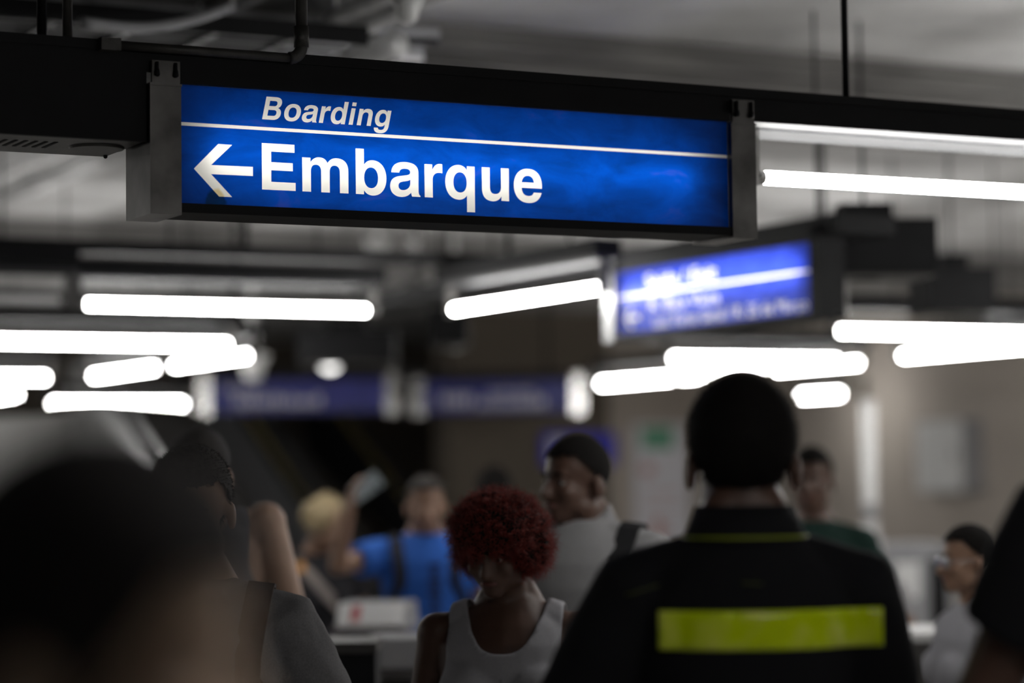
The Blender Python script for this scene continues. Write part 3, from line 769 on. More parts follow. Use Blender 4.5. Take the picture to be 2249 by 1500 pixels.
def turnstile(px, py, d, rz, label, bright=True):
    p = P(px, py, d); t = thing('turnstile', label, 'turnstile', (p.x, p.y, 0), rz); h = p.z
    obj('cabinet', B(-0.14, 0.14, 0.0, 0.62, 0.06, h - 0.12), STEEL, t, bevel=0.015)
    obj('plinth', B(-0.12, 0.12, 0.03, 0.58, 0.0, 0.0598), BLACK, t)
    obj('top_band', B(-0.145, 0.145, -0.006, 0.62, h - 0.119, h - 0.085), STEELB, t, bevel=0.006)
    obj('waist_band', B(-0.146, 0.146, -0.008, -0.0002, h - 0.20, h - 0.17), STEELB, t, bevel=0.004)
    bm = bmesh.new()
    extr(bm, [(0.0, h - 0.0845), (0.10, h), (0.40, h), (0.45, h - 0.0845)], -0.13, 0.13)
    hd = obj('reader_head', bm, GREYP, t, bevel=0.008)
    nrm = Vector((0, -0.0845, 0.10)).normalized()
    if bright:
        bm = bmesh.new(); n2 = Vector((0, -0.10, 0.0845)).normalized()
        a = Vector((-0.125, 0.004, h - 0.081)); b = Vector((0.125, 0.004, h - 0.081)); c = Vector((0.125, 0.096, h - 0.003)); e = Vector((-0.125, 0.096, h - 0.003))
        off = Vector((0, -0.009, 0.010))
        vs = [bm.verts.new(v) for v in (a, b, c, e)] + [bm.verts.new(v + off) for v in (a, b, c, e)]
        for f in ((0, 1, 2, 3), (7, 6, 5, 4), (0, 4, 5, 1), (1, 5, 6, 2), (2, 6, 7, 3), (3, 7, 4, 0)): bm.faces.new([vs[i] for i in f])
        pn = obj('reader_panel', bm, mat('glossy_white', (0.88, 0.87, 0.85), 0.12, 0.1), hd)
        bm = bmesh.new()
        for (u0_, u1_) in ((-0.075, -0.04),):
            q = lambda u, v: a + (b - a) * ((u + 0.125) / 0.25) + (e - a) * v + off * 1.08
            vs = [bm.verts.new(q(u, v)) for u, v in ((u0_, 0.15), (u1_, 0.15), (u1_, 0.85), (u0_, 0.85))]; bm.faces.new(vs)
        obj('reader_mark', bm, mat('red_mark', (0.55, 0.12, 0.12), 0.4), pn)
    for k in range(3):
        a_ = math.radians(90 + 120 * k)
        obj('arm', cyl(bmesh.new(), (0.15, 0.45, h - 0.25), (0.15 + 0.35 * max(0.15, math.cos(a_ - PI / 2)), 0.45 + 0.25 * math.sin(a_ - PI / 2), h - 0.25 - 0.2 * (k != 0)), 0.018), STEELB, t, True)
    return t
turnstile(812, 1330, 9.0, math.radians(-4), 'steel turnstile with a bright white reader panel in front of the blue shirt')
turnstile(880, 1408, 7.6, math.radians(-3), 'lower steel turnstile cabinet in front of the bright reader panel', False)
t = thing('turnstile', 'black turnstile cabinet beside the grey shirt sleeve', 'turnstile', (P(745, 1410, 6.8).x, P(745, 1410, 6.8).y, 0), 0)
hh = P(745, 1412, 6.8).z
obj('cabinet', B(-0.11, 0.10, 0, 0.3, 0.05, hh - 0.03), BLACK, t, bevel=0.015); obj('top', B(-0.115, 0.105, -0.005, 0.305, hh - 0.0295, hh), mUnder, t, bevel=0.006); obj('plinth', B(-0.1, 0.09, 0.02, 0.28, 0, 0.0498), RUBBER, t)

# counter and machine on the right
p = P(2030, 1388, 8.6); t = thing('counter', 'pale topped service counter right of the guard', 'counter', (p.x, p.y, 0), math.radians(4))
obj('top', B(-0.45, 0.6, -0.02, 0.4, p.z - 0.03, p.z), WHITE, t, bevel=0.006); obj('body', B(-0.43, 0.58, 0.0, 0.38, 0.08, p.z - 0.0302), mUnder, t, bevel=0.008); obj('plinth', B(-0.4, 0.55, 0.04, 0.36, 0, 0.0798), BLACK, t)
p = P(2010, 1195, 13.5); t = thing('ticket_machine', 'grey ticket machine against the beige wall beside the white pole', 'machine', (p.x, p.y, 0), math.radians(10))
obj('cabinet', B(-0.2, 0.22, 0, 0.5, 0.05, p.z), GREYP, t, bevel=0.03); obj('screen', B(-0.12, 0.02, -0.006, 0.0, p.z - 0.30, p.z - 0.1), WHITE, t); obj('side_panel', B(0.08, 0.18, -0.008, 0.0, 0.5, p.z - 0.08), BLACK, t); obj('plinth', B(-0.18, 0.2, 0.02, 0.48, 0, 0.0498), BLACK, t)

p = P(1912, 1150, 15.0); t = thing('white_pole', 'slim white pole standing before the beige wall', 'pole', (p.x, p.y, 0), 0)
ztop = P(1908, 886, 15.0).z
obj('shaft', cyl(bmesh.new(), (0, 0, 0.03), (0, 0, ztop), 0.045, n=20), WHITE, t, True); obj('foot', cyl(bmesh.new(), (0, 0, 0), (0, 0, 0.0298), 0.12, n=20), WHITE, t, True)
obj('band', cyl(bmesh.new(), (0, 0, ztop - 0.72), (0, 0, ztop - 0.62), 0.047, n=20), GREYP, t, True)
obj('cap', cyl(bmesh.new(), (0, 0, ztop), (0, 0, ztop + 0.02), 0.05, n=20), WHITE, t, True)

# wall cabinet, poster, blue plate: all fixed on the beige wall plane
def onwall(px, py, off=0.0):
    b0 = wr0.dot(nA) - off; r = ray(px, py); tt = (b0 - CAM.dot(nA)) / r.dot(nA); return CAM + r * tt
def wallthing(name, label, cat, px0, py0, px1, py1, off):
    a = onwall(px0, py1, off); b = onwall(px1, py0, off)
    t = thing(name, label, cat, a, TH); return t, (b - a).dot(uA), b.z - a.z
ws = P(2196, 1000, 21.0); wsn = ws.dot(uA)
tag(gridbox('wall_side', wsn, wsn + 0.3, ws.dot(nA) - 14, wr0.dot(nA) - 0.002, 0, ZC, WALL), 'beige side wall at the right edge', kind='structure')
cz = P(2012, 1082, 20.3); cb = (CAM + ray(2012, 1082) * ((wsn - 0.24 - CAM.dot(uA)) / ray(2012, 1082).dot(uA)))
t = thing('wall_cabinet', 'white metal cabinet on the beige wall at the right', 'cabinet', cb, TH - PI / 2)
hh = 157 / F * cb.y; wd = 0.16 + 120 / F * cb.y
obj('body', B(0, wd, 0.02, 0.238, 0, hh), GREYP, t, bevel=0.01)
dr = obj('door', B(0.01, wd - 0.01, 0.0, 0.0198, 0.01, hh - 0.01), WHITE, t, bevel=0.008)
obj('handle', B(wd * 0.84, wd * 0.88, -0.02, -0.0002, hh * 0.45, hh * 0.6), STEELB, dr)
t, wd, hh = wallthing('wall_map', 'tall white notice board with a green header and red lines', 'notice board', 1398, 932, 1512, 1195, 0.05)
obj('board', B(0, wd, 0.0, 0.045, 0, hh), mat('board_white', (0.82, 0.82, 0.88), 0.35), t, bevel=0.008)
obj('header', B(wd * 0.12, wd * 0.72, -0.004, -0.0002, hh * 0.80, hh * 0.97), mat('board_green', (0.12, 0.42, 0.25), 0.5), t)
MR = mat('board_red', (0.6, 0.16, 0.10), 0.5)
for (x0, x1, z0, z1) in ((0.1, 0.35, 0.60, 0.64), (0.2, 0.25, 0.56, 0.68), (0.3, 0.6, 0.10, 0.14), (0.35, 0.45, 0.05, 0.2), (0.15, 0.8, 0.42, 0.43), (0.15, 0.8, 0.30, 0.31)):
    obj('print_line', B(wd * x0, wd * x1, -0.003, -0.0002, hh * z0, hh * z1), MR, t)
t, wd, hh = wallthing('wall_sign', 'small blue wall sign behind the head of the person in a white polo', 'sign', 1196, 952, 1352, 1022, 0.05)
a = t.location; 
obj('plate', B(0, wd, 0.0, 0.045, 0, hh), mat('wall_sign_blue', (0.03, 0.03, 0.62), 0.35), t, bevel=0.006)
obj('stripe', B(wd * 0.08, wd * 0.3, -0.003, -0.0002, hh * 0.15, hh * 0.85), WHITE, t)
#PEOPLE
# ================================================================== people
def skinmat(name, c): return mat('skin_' + name, c, 0.5, 0, 0.08, 20, 0.05, 120, sss=0.08)
def cloth(name, c, var=0.08, bump=0.35, bs=9.0, rough=0.9, spec=0.2, vs=160): return mat('cloth_' + name, c, rough, 0, var, vs, bump, bs, spec=spec)
EYEW = mat('eye_white', (0.36, 0.34, 0.32), 0.35); IRIS = mat('iris_brown', (0.03, 0.018, 0.01), 0.2)
HAIRB = mat('hair_black', (0.009, 0.0075, 0.007), 0.85, 0, 0.2, 60, spec=0.15)
HAIRD = mat('hair_dark_brown', (0.018, 0.012, 0.009), 0.85, 0, 0.2, 60)
HAIRG = mat('hair_greying', (0.035, 0.031, 0.028), 0.85, 0, 0.5, 90)

def strands(bm, pts, length, width, comb, jit, rnd, droop=0.0, curl=0.0, seg=3):
    """thin tapering strands from (point, normal) pairs"""
    for p, n in pts:
        d = (n + Vector(comb) + Vector((rnd.gauss(0, jit), rnd.gauss(0, jit), rnd.gauss(0, jit)))).normalized()
        a, b = perp(d); L = length * rnd.uniform(0.5, 1.15); ph = rnd.uniform(0, 6.28)
        rows = []; q = p - n * 0.003
        for k in range(seg + 1):
            s = k / seg
            c = q + d * L * s + Vector((0, 0, -droop * L * s * s))
            if curl: c = c + (a * math.cos(ph + s * 9) + b * math.sin(ph + s * 9)) * curl * min(1, s * 2)
            wv = width * (1 - s * 0.85)
            rows.append([bm.verts.new(c + (a * math.cos(t) + b * math.sin(t)) * wv) for t in (0, 2.094, 4.189)])
        for k in range(seg):
            for i in range(3): bm.faces.new((rows[k][i], rows[k][(i + 1) % 3], rows[k + 1][(i + 1) % 3], rows[k + 1][i]))

def hand(bm, w, d, nrm, side, s, curl=0.35):
    """palm and five fingers; w wrist, d pointing along the hand, nrm palm normal, side towards the thumb"""
    d = d.normalized(); side = (side - d * side.dot(d)).normalized(); nrm = d.cross(side).normalized() * (1 if d.cross(side).dot(nrm) > 0 else -1)
    c = w + d * 0.045 * s
    loft(bm, [(w, side * 0.026 * s, nrm * 0.017 * s), (w + d * 0.03 * s, side * 0.036 * s, nrm * 0.017 * s), (w + d * 0.075 * s, side * 0.041 * s, nrm * 0.014 * s), (w + d * 0.092 * s, side * 0.036 * s, nrm * 0.011 * s)], 12)
    for k, (off, L) in enumerate(((0.030, 0.068), (0.010, 0.078), (-0.011, 0.072), (-0.030, 0.056))):
        b0 = w + d * 0.085 * s + side * off * s; dirn = d; p = b0
        for j in range(3):
            dirn = (dirn + nrm * curl * (0.6 + 0.5 * j)).normalized(); q = p + dirn * L * (0.46, 0.32, 0.24)[j] * s
            rcone(bm, p, q, (0.0098 - 0.0008 * j) * s, (0.0092 - 0.0008 * j) * s, 8); p = q
    t0_ = w + d * 0.025 * s + side * 0.03 * s; dirn = (side * 0.9 + d * 0.7 + nrm * 0.3).normalized(); p = t0_
    for j in range(2):
        q = p + dirn * (0.042, 0.034)[j] * s; rcone(bm, p, q, (0.012 - 0.002 * j) * s, (0.0105 - 0.0015 * j) * s, 8); p = q; dirn = (dirn + d * 0.5 + nrm * 0.25).normalized()

ARM = {-1: ((-0.245, 0.03, 1.13), (-0.255, -0.05, 0.88)), 1: ((0.245, 0.03, 1.13), (0.255, -0.05, 0.88))}
TORSO = ((0.86, 0.150, 0.110, 0.00), (0.95, 0.165, 0.120, 0.00), (1.06, 0.145, 0.102, 0.00), (1.18, 0.150, 0.108, 0.00), (1.28, 0.165, 0.118, 0.0), (1.35, 0.168, 0.112, 0.005), (1.40, 0.140, 0.094, 0.012), (1.44, 0.095, 0.072, 0.018), (1.475, 0.068, 0.058, 0.02))

def person(label, px, d, ytop, yaw, skin, shirt, pants, sleeve=0.6, wf=1.0, df=1.0, arms=None, hyaw=0.0, hpitch=0.0, hroll=0.0, bust=False,
           hair='short', hairmat=None, tank=None, collar=None, height=None, shoulder_up=None, voxel=0.009, shirtdetail=0.0, lean=0.0, neck=0.0, seed=1, face=True, hairh=0.012):
    rnd = random.Random(seed)
    top = P(px, ytop, d)
    h = height or (top.z); s = (h - hairh) / (1.75 - neck)
    base = P(px, ytop, d); base.z = 0
    t = thing('person', label, 'person', base, math.radians(yaw), None)
    ARMS = {k: arms[k] if arms and k in arms else ARM[k] for k in (-1, 1)}
    V = lambda x, y, z: Vector((x * s * wf, y * s * df, z * s))
    Vu = lambda q: Vector(q) * s
    sh = {k: V(k * 0.170, 0.012, 1.375) for k in (-1, 1)}
    if shoulder_up:
        for k in shoulder_up: sh[k] = sh[k] + Vector((0, 0, shoulder_up[k] * s))
    hc = Vector((0, -0.012 - lean, 1.62 - neck)) * s
    npv = Vector((0, 0.012 - lean * 0.6, 1.50 - neck)) * s
    RH = Matrix.Rotation(math.radians(hyaw), 3, 'Z') @ Matrix.Rotation(math.radians(hpitch), 3, 'X') @ Matrix.Rotation(math.radians(hroll), 3, 'Y')
    hT = lambda x, y, z: npv + RH @ (Vector((x, y, z)) * s + (hc - npv))
    # --- body
    bm = bmesh.new()
    loft(bm, [(V(0, cy, z), V(rx, 0, 0), V(0, ry, 0)) for z, rx, ry, cy in TORSO], 20)
    if bust:
        for k in (-1, 1): ellip(bm, V(k * 0.075, -0.085, 1.235), (0.07 * s * wf, 0.065 * s, 0.068 * s))
    rcone(bm, Vu((0, 0.022, 1.44)), hT(0, 0.022, -0.05), 0.060 * s, 0.056 * s, 14)
    rcone(bm, V(-0.05, 0.03, 1.44), Vu((-0.03, 0.03, 1.50)), 0.05 * s, 0.04 * s); rcone(bm, V(0.05, 0.03, 1.44), Vu((0.03, 0.03, 1.50)), 0.05 * s, 0.04 * s)
    for k in (-1, 1):
        el, wr = Vu(ARMS[k][0]), Vu(ARMS[k][1])
        rcone(bm, V(k * 0.09, 0.012, 1.395), sh[k], 0.055 * s, 0.058 * s)
        rcone(bm, sh[k], el, 0.056 * s * (0.5 + 0.5 * wf), 0.040 * s, 12); rcone(bm, el, wr, 0.041 * s, 0.028 * s, 12)
        dv = (wr - el).normalized(); hs = Vector((0, -1, 0)) if abs(dv.y) < 0.8 else Vector((0, 0, 1)); nn = Vector((-k, 0, 0))
        hand(bm, wr, dv, nn, hs, s)
        hip = V(k * 0.088, 0, 0.90); kn = Vu((k * 0.10, -0.01, 0.49)); an = Vu((k * 0.105, 0.02, 0.085))
        rcone(bm, hip, kn, 0.088 * s, 0.056 * s, 14); rcone(bm, kn, an, 0.056 * s, 0.036 * s, 12)
        rcone(bm, an + Vector((0, 0.02, -0.035)) * s, an + Vector((0, -0.15, -0.048)) * s, 0.036 * s, 0.030 * s, 10)
    # head
    def he(c, r, rr=None): ellip(bm, hT(*c), tuple(q * s for q in r), RH, 18, 12)
    he((0, 0.012, 0.042), (0.076, 0.096, 0.086)); he((0, -0.020, -0.035), (0.063, 0.070, 0.078)); he((0, -0.058, -0.088), (0.032, 0.030, 0.026))
    he((0, -0.066, 0.024), (0.050, 0.022, 0.014)); he((0, -0.070, -0.062), (0.030, 0.022, 0.022))
    for k in (-1, 1):
        he((k * 0.038, -0.060, -0.028), (0.026, 0.024, 0.024)); he((k * 0.083, 0.022, -0.016), (0.010, 0.022, 0.034)); he((k * 0.05, 0.0, -0.07), (0.02, 0.04, 0.03))
    rcone(bm, hT(0, -0.086, 0.004), hT(0, -0.108, -0.034), 0.008 * s, 0.0135 * s, 8)
    for k in (-1, 1): rcone(bm, hT(0, -0.094, -0.038), hT(k * 0.012, -0.092, -0.040), 0.009 * s, 0.008 * s, 8)
    body = link('body', remesh(bm, voxel * s, 3), skin, t, True)
    # --- face details as children
    if face:
        for k in (-1, 1):
            e = obj('eye', ellip(bmesh.new(), hT(k * 0.032, -0.0655, 0.0), (0.0118 * s,) * 3, RH, 10, 8), EYEW, t, True)
            obj('eyelid', ellip(bmesh.new(), hT(k * 0.032, -0.0640, 0.0055), (0.0150 * s, 0.0125 * s, 0.0095 * s), RH, 12, 8), skin, t, True)
            obj('iris', ellip(bmesh.new(), hT(k * 0.032, -0.0757, -0.001), (0.0055 * s, 0.0035 * s, 0.0055 * s), RH, 8, 6), IRIS, e, True)
            bm = bmesh.new(); tubepath(bm, [hT(k * x, y, z) for x, y, z in ((0.016, -0.089, 0.022), (0.030, -0.088, 0.027), (0.046, -0.078, 0.022))], [0.004 * s, 0.0042 * s, 0.002 * s], 6)
            obj('eyebrow', bm, hairmat or HAIRB, t, True)
        bm = bmesh.new(); tubepath(bm, [hT(x, y, z) for x, y, z in ((-0.022, -0.083, -0.064), (-0.01, -0.091, -0.062), (0, -0.0925, -0.063), (0.01, -0.091, -0.062), (0.022, -0.083, -0.064))], [0.003 * s, 0.006 * s, 0.0065 * s, 0.006 * s, 0.003 * s], 8)
        obj('lips', bm, mat('lips', (0.16, 0.06, 0.05), 0.4), t, True)
    # --- hair
    hm = hairmat or HAIRB
    if hair in ('short', 'crop', 'tied'):
        ic = bmesh.new(); bmesh.ops.create_icosphere(ic, subdivisions=5, radius=1.0)
        kill = []
        g = {'short': 0.010, 'crop': 0.006, 'tied': 0.018}[hair]
        for v in ic.verts:
            c = v.co; x, y, z = c.x * (0.076 + g), 0.012 + c.y * (0.096 + g), 0.042 + c.z * (0.086 + g * 1.3)
            if y < -0.045: lim = 0.070 + 0.012 * noise.noise((x * 40, y * 40, 1))
            elif y < 0.03: lim = 0.070 - (y + 0.045) / 0.075 * 0.075
            else: lim = -0.005 - (y - 0.03) / 0.07 * 0.06
            if hair == 'tied': lim = 0.062 if y < -0.07 else max(-0.09, 0.062 - (y + 0.07) / 0.09 * 0.15)
            if abs(x) < 0.066 and y > 0.02: lim = min(lim, -0.092)
            v.co = Vector((x, y, z))
            if z < lim: kill.append(v)
        bmesh.ops.delete(ic, geom=kill, context='VERTS')
        ic.verts.ensure_lookup_table(); ic.normal_update()
        src = [(hT(*v.co), (RH @ Vector((v.co.x / 0.0076, (v.co.y - 0.012) / 0.0092, (v.co.z - 0.042) / 0.0074)).normalized()).normalized()) for v in ic.verts]
        for v, q in zip(ic.verts, src): v.co = q[0]
        pick = [src[rnd.randrange(len(src))] for _ in range(4500 if voxel < 0.0089 else 900)]
        strands(ic, pick, 0.013 * s if hair == 'short' else 0.007 * s, 0.0008, RH @ Vector((0, -0.7, 0.1)), 0.35, rnd, 0.2)
        if hair == 'tied':
            rcone(ic, hT(0, 0.085, 0.02), hT(0, 0.12, -0.22), 0.06 * s, 0.05 * s, 16)
        ob = obj('hair', ic, hm, t, True)
    elif hair in ('afro', 'curly'):
        bm = bmesh.new()
        if hair == 'afro':
            ellip(bm, hT(0, 0.02, 0.055), (0.118 * s, 0.122 * s, 0.085 * s), RH, 20, 14)
            ellip(bm, hT(0.075, 0.04, 0.0), (0.055 * s, 0.085 * s, 0.085 * s), RH); ellip(bm, hT(-0.075, 0.04, 0.0), (0.05 * s, 0.085 * s, 0.08 * s), RH)
            ellip(bm, hT(0, 0.085, -0.01), (0.09 * s, 0.06 * s, 0.09 * s), RH)
        else:
            for i in range(42):
                a_ = rnd.uniform(0, 2 * PI); b_ = rnd.uniform(-0.5, 1.4)
                x, y, z = 0.085 * math.cos(a_) * math.cos(b_), 0.02 + 0.10 * math.sin(a_) * math.cos(b_), 0.03 + 0.10 * math.sin(b_)
                if y < -0.05 and z < 0.06: continue
                ellip(bm, hT(x, y, z), (rnd.uniform(0.022, 0.034) * s,) * 3, RH, 10, 6)
            ellip(bm, hT(0, 0.02, 0.045), (0.085 * s, 0.10 * s, 0.088 * s), RH)
        me = remesh(bm, 0.012 * s, 2)
        b2 = bmesh.new(); b2.from_mesh(me); b2.normal_update()
        for v in b2.verts: v.co += v.normal * 0.012 * s * noise.noise(v.co * 45)
        src = [(v.co.copy(), v.normal.copy()) for v in b2.verts]
        pick = [src[rnd.randrange(len(src))] for _ in range(5200 if hair == 'afro' else 1500)]
        nf0 = len(b2.faces)
        strands(b2, pick, 0.034 * s if hair == 'afro' else 0.022 * s, 0.0011, (0, 0, 0), 0.55, rnd, 0.1, 0.006, 5)
        bpy.data.meshes.remove(me)
        if hair == 'afro':
            for i_, f_ in enumerate(b2.faces): f_.material_index = 1 if i_ < nf0 else 0
        ho = obj('hair', b2, hm, t, True)
        if hair == 'afro': ho.data.materials.append(HAIRB)  # black core under red strands paints in the dark centre of backlit hair
    elif hair == 'long':
        bm = bmesh.new()
        ellip(bm, hT(0, 0.020, 0.052), (0.090 * s, 0.108 * s, 0.092 * s), RH, 20, 14)
        ellip(bm, hT(0, 0.065, -0.03), (0.088 * s, 0.075 * s, 0.12 * s), RH, 18, 12)
        for k in (-1, 1):
            rcone(bm, hT(k * 0.075, -0.022, 0.045), hT(k * 0.086, 0.02, -0.10), 0.030 * s, 0.034 * s)
        rcone(bm, hT(0, 0.075, -0.06), hT(0, 0.095, -0.20), 0.075 * s, 0.06 * s)
        rcone(bm, hT(-0.055, -0.045, 0.088), hT(0.055, -0.045, 0.088), 0.028 * s, 0.028 * s)
        me = remesh(bm, 0.008 * s, 4)
        b2 = bmesh.new(); b2.from_mesh(me); b2.normal_update(); bpy.data.meshes.remove(me)
        src = [(v.co.copy(), v.normal.copy()) for v in b2.verts]
        strands(b2, [src[rnd.randrange(len(src))] for _ in range(2500)], 0.06 * s, 0.0008, (0, 0.2, -0.8), 0.25, rnd, 0.5)
        obj('hair', b2, hm, t, True)
    # --- clothes
    g = 0.016
    if tank is None:
        bm = bmesh.new()
        loft(bm, [(V(0, cy, z), V(rx + g / wf, 0, 0), V(0, ry + g, 0)) for z, rx, ry, cy in TORSO[:-1]] + [(V(0, 0.02, 1.468), V(0.078, 0, 0), V(0, 0.068, 0))], 24)
        if bust:
            for k in (-1, 1): ellip(bm, V(k * 0.075, -0.085, 1.235), (0.078 * s * wf, 0.073 * s, 0.075 * s))
        for k in (-1, 1):
            el = Vu(ARMS[k][0]); wr = Vu(ARMS[k][1])
            rcone(bm, V(k * 0.05, 0.014, 1.425), sh[k], 0.052 * s, 0.072 * s)
            q = sh[k].lerp(el, min(1, sleeve)); dv = (el - sh[k]).normalized(); a_, b_ = perp(dv)
            rr = 0.074 * s * (0.5 + 0.5 * wf); rings = [(sh[k] - dv * 0.02 * s, a_ * rr * 0.95, b_ * rr * 0.95), (sh[k].lerp(q, 0.4), a_ * rr, b_ * rr), (q, a_ * rr * 0.93, b_ * rr * 0.93)]
            loft(bm, rings, 18)
            if sleeve > 1:
                q2 = el.lerp(wr, min(1, sleeve - 1)); rcone(bm, el, q2, 0.058 * s, 0.042 * s)
        me = remesh(bm, 0.009 * s, 5)
        if shirtdetail:
            for v in me.vertices:
                c = v.co
                f = noise.noise((c.x * 16 + c.z * 9, c.y * 16, c.z * 22)) + 0.5 * noise.noise((c.x * 40, c.y * 40, c.z * 34 + c.x * 20))
                v.co = c + v.normal * f * shirtdetail
        so = link('shirt', me, shirt, t, True)
    else:
        bm = bmesh.new()
        loft(bm, [(V(0, cy, z), V(rx + 0.010, 0, 0), V(0, ry + 0.012, 0)) for z, rx, ry, cy in TORSO], 24)
        if bust:
            for k in (-1, 1): ellip(bm, V(k * 0.075, -0.085, 1.235), (0.078 * s * wf, 0.074 * s, 0.076 * s))
        for k in (-1, 1): rcone(bm, V(k * 0.05, 0.014, 1.42), V(k * 0.15, 0.012, 1.385), 0.066 * s, 0.067 * s)
        me = remesh(bm, 0.008 * s, 3)
        b2 = bmesh.new(); b2.from_mesh(me); bpy.data.meshes.remove(me); kill = []
        for v in b2.verts:
            x, y, z = abs(v.co.x) / (s * wf), v.co.y / s, v.co.z / s
            front = y < 0.02
            neck = 1.335 + max(0, (x / 0.092)) ** 3 * 0.13 if front else 1.36 + (x / 0.092) ** 3 * 0.12
            arm_ = 0.135 + max(0, 1.30 - z) * 0.42
            if z > neck or (x > arm_ and z > 1.20): kill.append(v)
        bmesh.ops.delete(b2, geom=kill, context='VERTS')
        for _ in range(14):
            nw = {}
            for v in b2.verts:
                e_ = [e for e in v.link_edges if e.is_boundary]
                if len(e_) == 2: nw[v] = v.co * 0.4 + (e_[0].other_vert(v).co + e_[1].other_vert(v).co) * 0.3
            for v, c in nw.items(): v.co = c
        so = obj('shirt', b2, shirt, t, True)
        md = so.modifiers.new('th', 'SOLIDIFY'); md.thickness = 0.003; md.offset = 1
    # collar
    if collar:
        cm, cz, line = collar
        bm = bmesh.new(); n = 36; rows = []
        for i in range(n):
            a_ = 2 * PI * i / n; ca, sa = math.cos(a_), math.sin(a_)
            fr = max(0, -sa); 
            prof = ((0.070, 1.450 - 0.02 * fr), (0.066, 1.502 - 0.055 * fr), (0.072, 1.508 - 0.055 * fr), (0.092, 1.452 - 0.04 * fr), (0.088, 1.446 - 0.04 * fr))
            rows.append([bm.verts.new(Vector((ca * r_ * s * 1.08, 0.022 * s + sa * r_ * s * 1.02, z_ * s))) for r_, z_ in prof])
        m_ = len(rows[0])
        for i in range(n):
            for j in range(m_): bm.faces.new((rows[i][j], rows[(i + 1) % n][j], rows[(i + 1) % n][(j + 1) % m_], rows[i][(j + 1) % m_]))
        co = obj('collar', bm, cm, t, True)
        if line:
            bm = bmesh.new(); pts = []
            for i in range(25):
                a_ = PI * (0.02 + 0.96 * i / 24); ca, sa = math.cos(a_), math.sin(a_)
                pts.append(Vector((ca * 0.0905 * s * 1.08, 0.022 * s + sa * 0.0905 * s * 1.02, 1.4585 * s)))
            tubepath(bm, pts, 0.0024, 6); obj('collar_stripe', bm, line, co, True)
    # trousers, shoes, belt
    bm = bmesh.new(); loft(bm, [(V(0, 0, 0.80), V(0.13, 0, 0), V(0, 0.11, 0)), (V(0, 0, 0.88), V(0.163, 0, 0), V(0, 0.122, 0)), (V(0, 0, 0.99), V(0.172, 0, 0), V(0, 0.126, 0))], 20)
    for k in (-1, 1):
        rcone(bm, V(k * 0.088, 0, 0.88), Vu((k * 0.10, -0.008, 0.49)), 0.098 * s, 0.070 * s); rcone(bm, Vu((k * 0.10, -0.008, 0.49)), Vu((k * 0.105, 0.02, 0.13)), 0.070 * s, 0.056 * s)
    link('trousers', remesh(bm, 0.014 * s, 4), pants, t, True)
    for k in (-1, 1):
        bm = bmesh.new(); rcone(bm, Vu((k * 0.105, 0.045, 0.05)), Vu((k * 0.11, -0.15, 0.042)), 0.047 * s, 0.040 * s); 
        me = remesh(bm, 0.012 * s, 2)
        for v in me.vertices: v.co.z = max(0.0, v.co.z)
        link('shoe', me, RUBBER, t, True)
    t['_s'] = s
    return t, s, hT, so

def along(bvh_obj, pts, dirs, off):
    """drop points on a garment along directions"""
    bv = BVHTree.FromPolygons([v.co for v in bvh_obj.data.vertices], [tuple(p.vertices) for p in bvh_obj.data.polygons])
    out = []; nr = []
    for p, d in zip(pts, dirs):
        h_ = bv.ray_cast(Vector(p), Vector(d))
        if h_[0] is None: continue
        out.append(h_[0] - Vector(d).normalized() * off); nr.append(-Vector(d).normalized())
    return out, nr

def backpack(per, s, so, label, c, straps=True, strapx=0.105, wd=0.05):
    o = bpy.data.objects.new('backpack', None); COL.objects.link(o); o.location = per.location; o.rotation_euler = per.rotation_euler
    tag(o, label, 'backpack')
    bm = bmesh.new(); box(bm, -0.14 * s, 0.14 * s, 0.165 * s, 0.30 * s, 0.98 * s, 1.40 * s); bd = obj('bag', bm, c, o, True, bevel=0.04)
    bm = bmesh.new(); box(bm, -0.11 * s, 0.11 * s, 0.301 * s, 0.345 * s, 1.0 * s, 1.2 * s); obj('pocket', bm, c, o, True, bevel=0.015)
    bm = bmesh.new(); tubepath(bm, [(-0.03, 0.17 * s, 1.39 * s), (-0.02, 0.18 * s, 1.43 * s), (0.02, 0.18 * s, 1.43 * s), (0.03, 0.17 * s, 1.39 * s)], 0.008); obj('loop', bm, c, o, True)
    if straps:
        for k in (-1, 1):
            x = k * strapx * s; ctr = Vector((x, 0.01 * s, 1.30 * s)); pts = []; dirs = []
            for i in range(19):
                a_ = math.radians(-20 + 215 * i / 18)      # from front bottom over the shoulder to the back
                dv = Vector((k * 0.12 * max(0, math.sin(a_)), -math.cos(a_), math.sin(a_)))
                pts.append(ctr + dv * 0.6); dirs.append(-dv)
            pts += []; q, nr = along(so, pts, dirs, 0.003)
            lo = [Vector((x * 1.25, -0.30, z * s)) for z in (1.08, 1.14, 1.20)]; q0, n0 = along(so, lo, [Vector((0, 1, 0))] * 3, 0.003)
            q = q0 + q; nr = n0 + nr
            if len(q) > 3: obj('strap', ribbon(bmesh.new(), q, nr, wd * s, 0.008), c, o)
    return o

S_LIGHT = skinmat('light', (0.52, 0.34, 0.25)); S_TAN = skinmat('tan', (0.30, 0.175, 0.115)); S_BROWN = skinmat('brown', (0.11, 0.058, 0.040)); S_DARK = skinmat('deep', (0.10, 0.052, 0.036))
DENIM = cloth('denim', (0.03, 0.04, 0.08)); BLKP = cloth('black_trousers', (0.012, 0.012, 0.013))
BAG = mat('bag_fabric', (0.012, 0.012, 0.014), 0.8, 0, 0.2, 80, 0.3, 200); BAGBR = mat('bag_brown', (0.05, 0.032, 0.024), 0.75, 0, 0.2, 80, 0.3, 200)

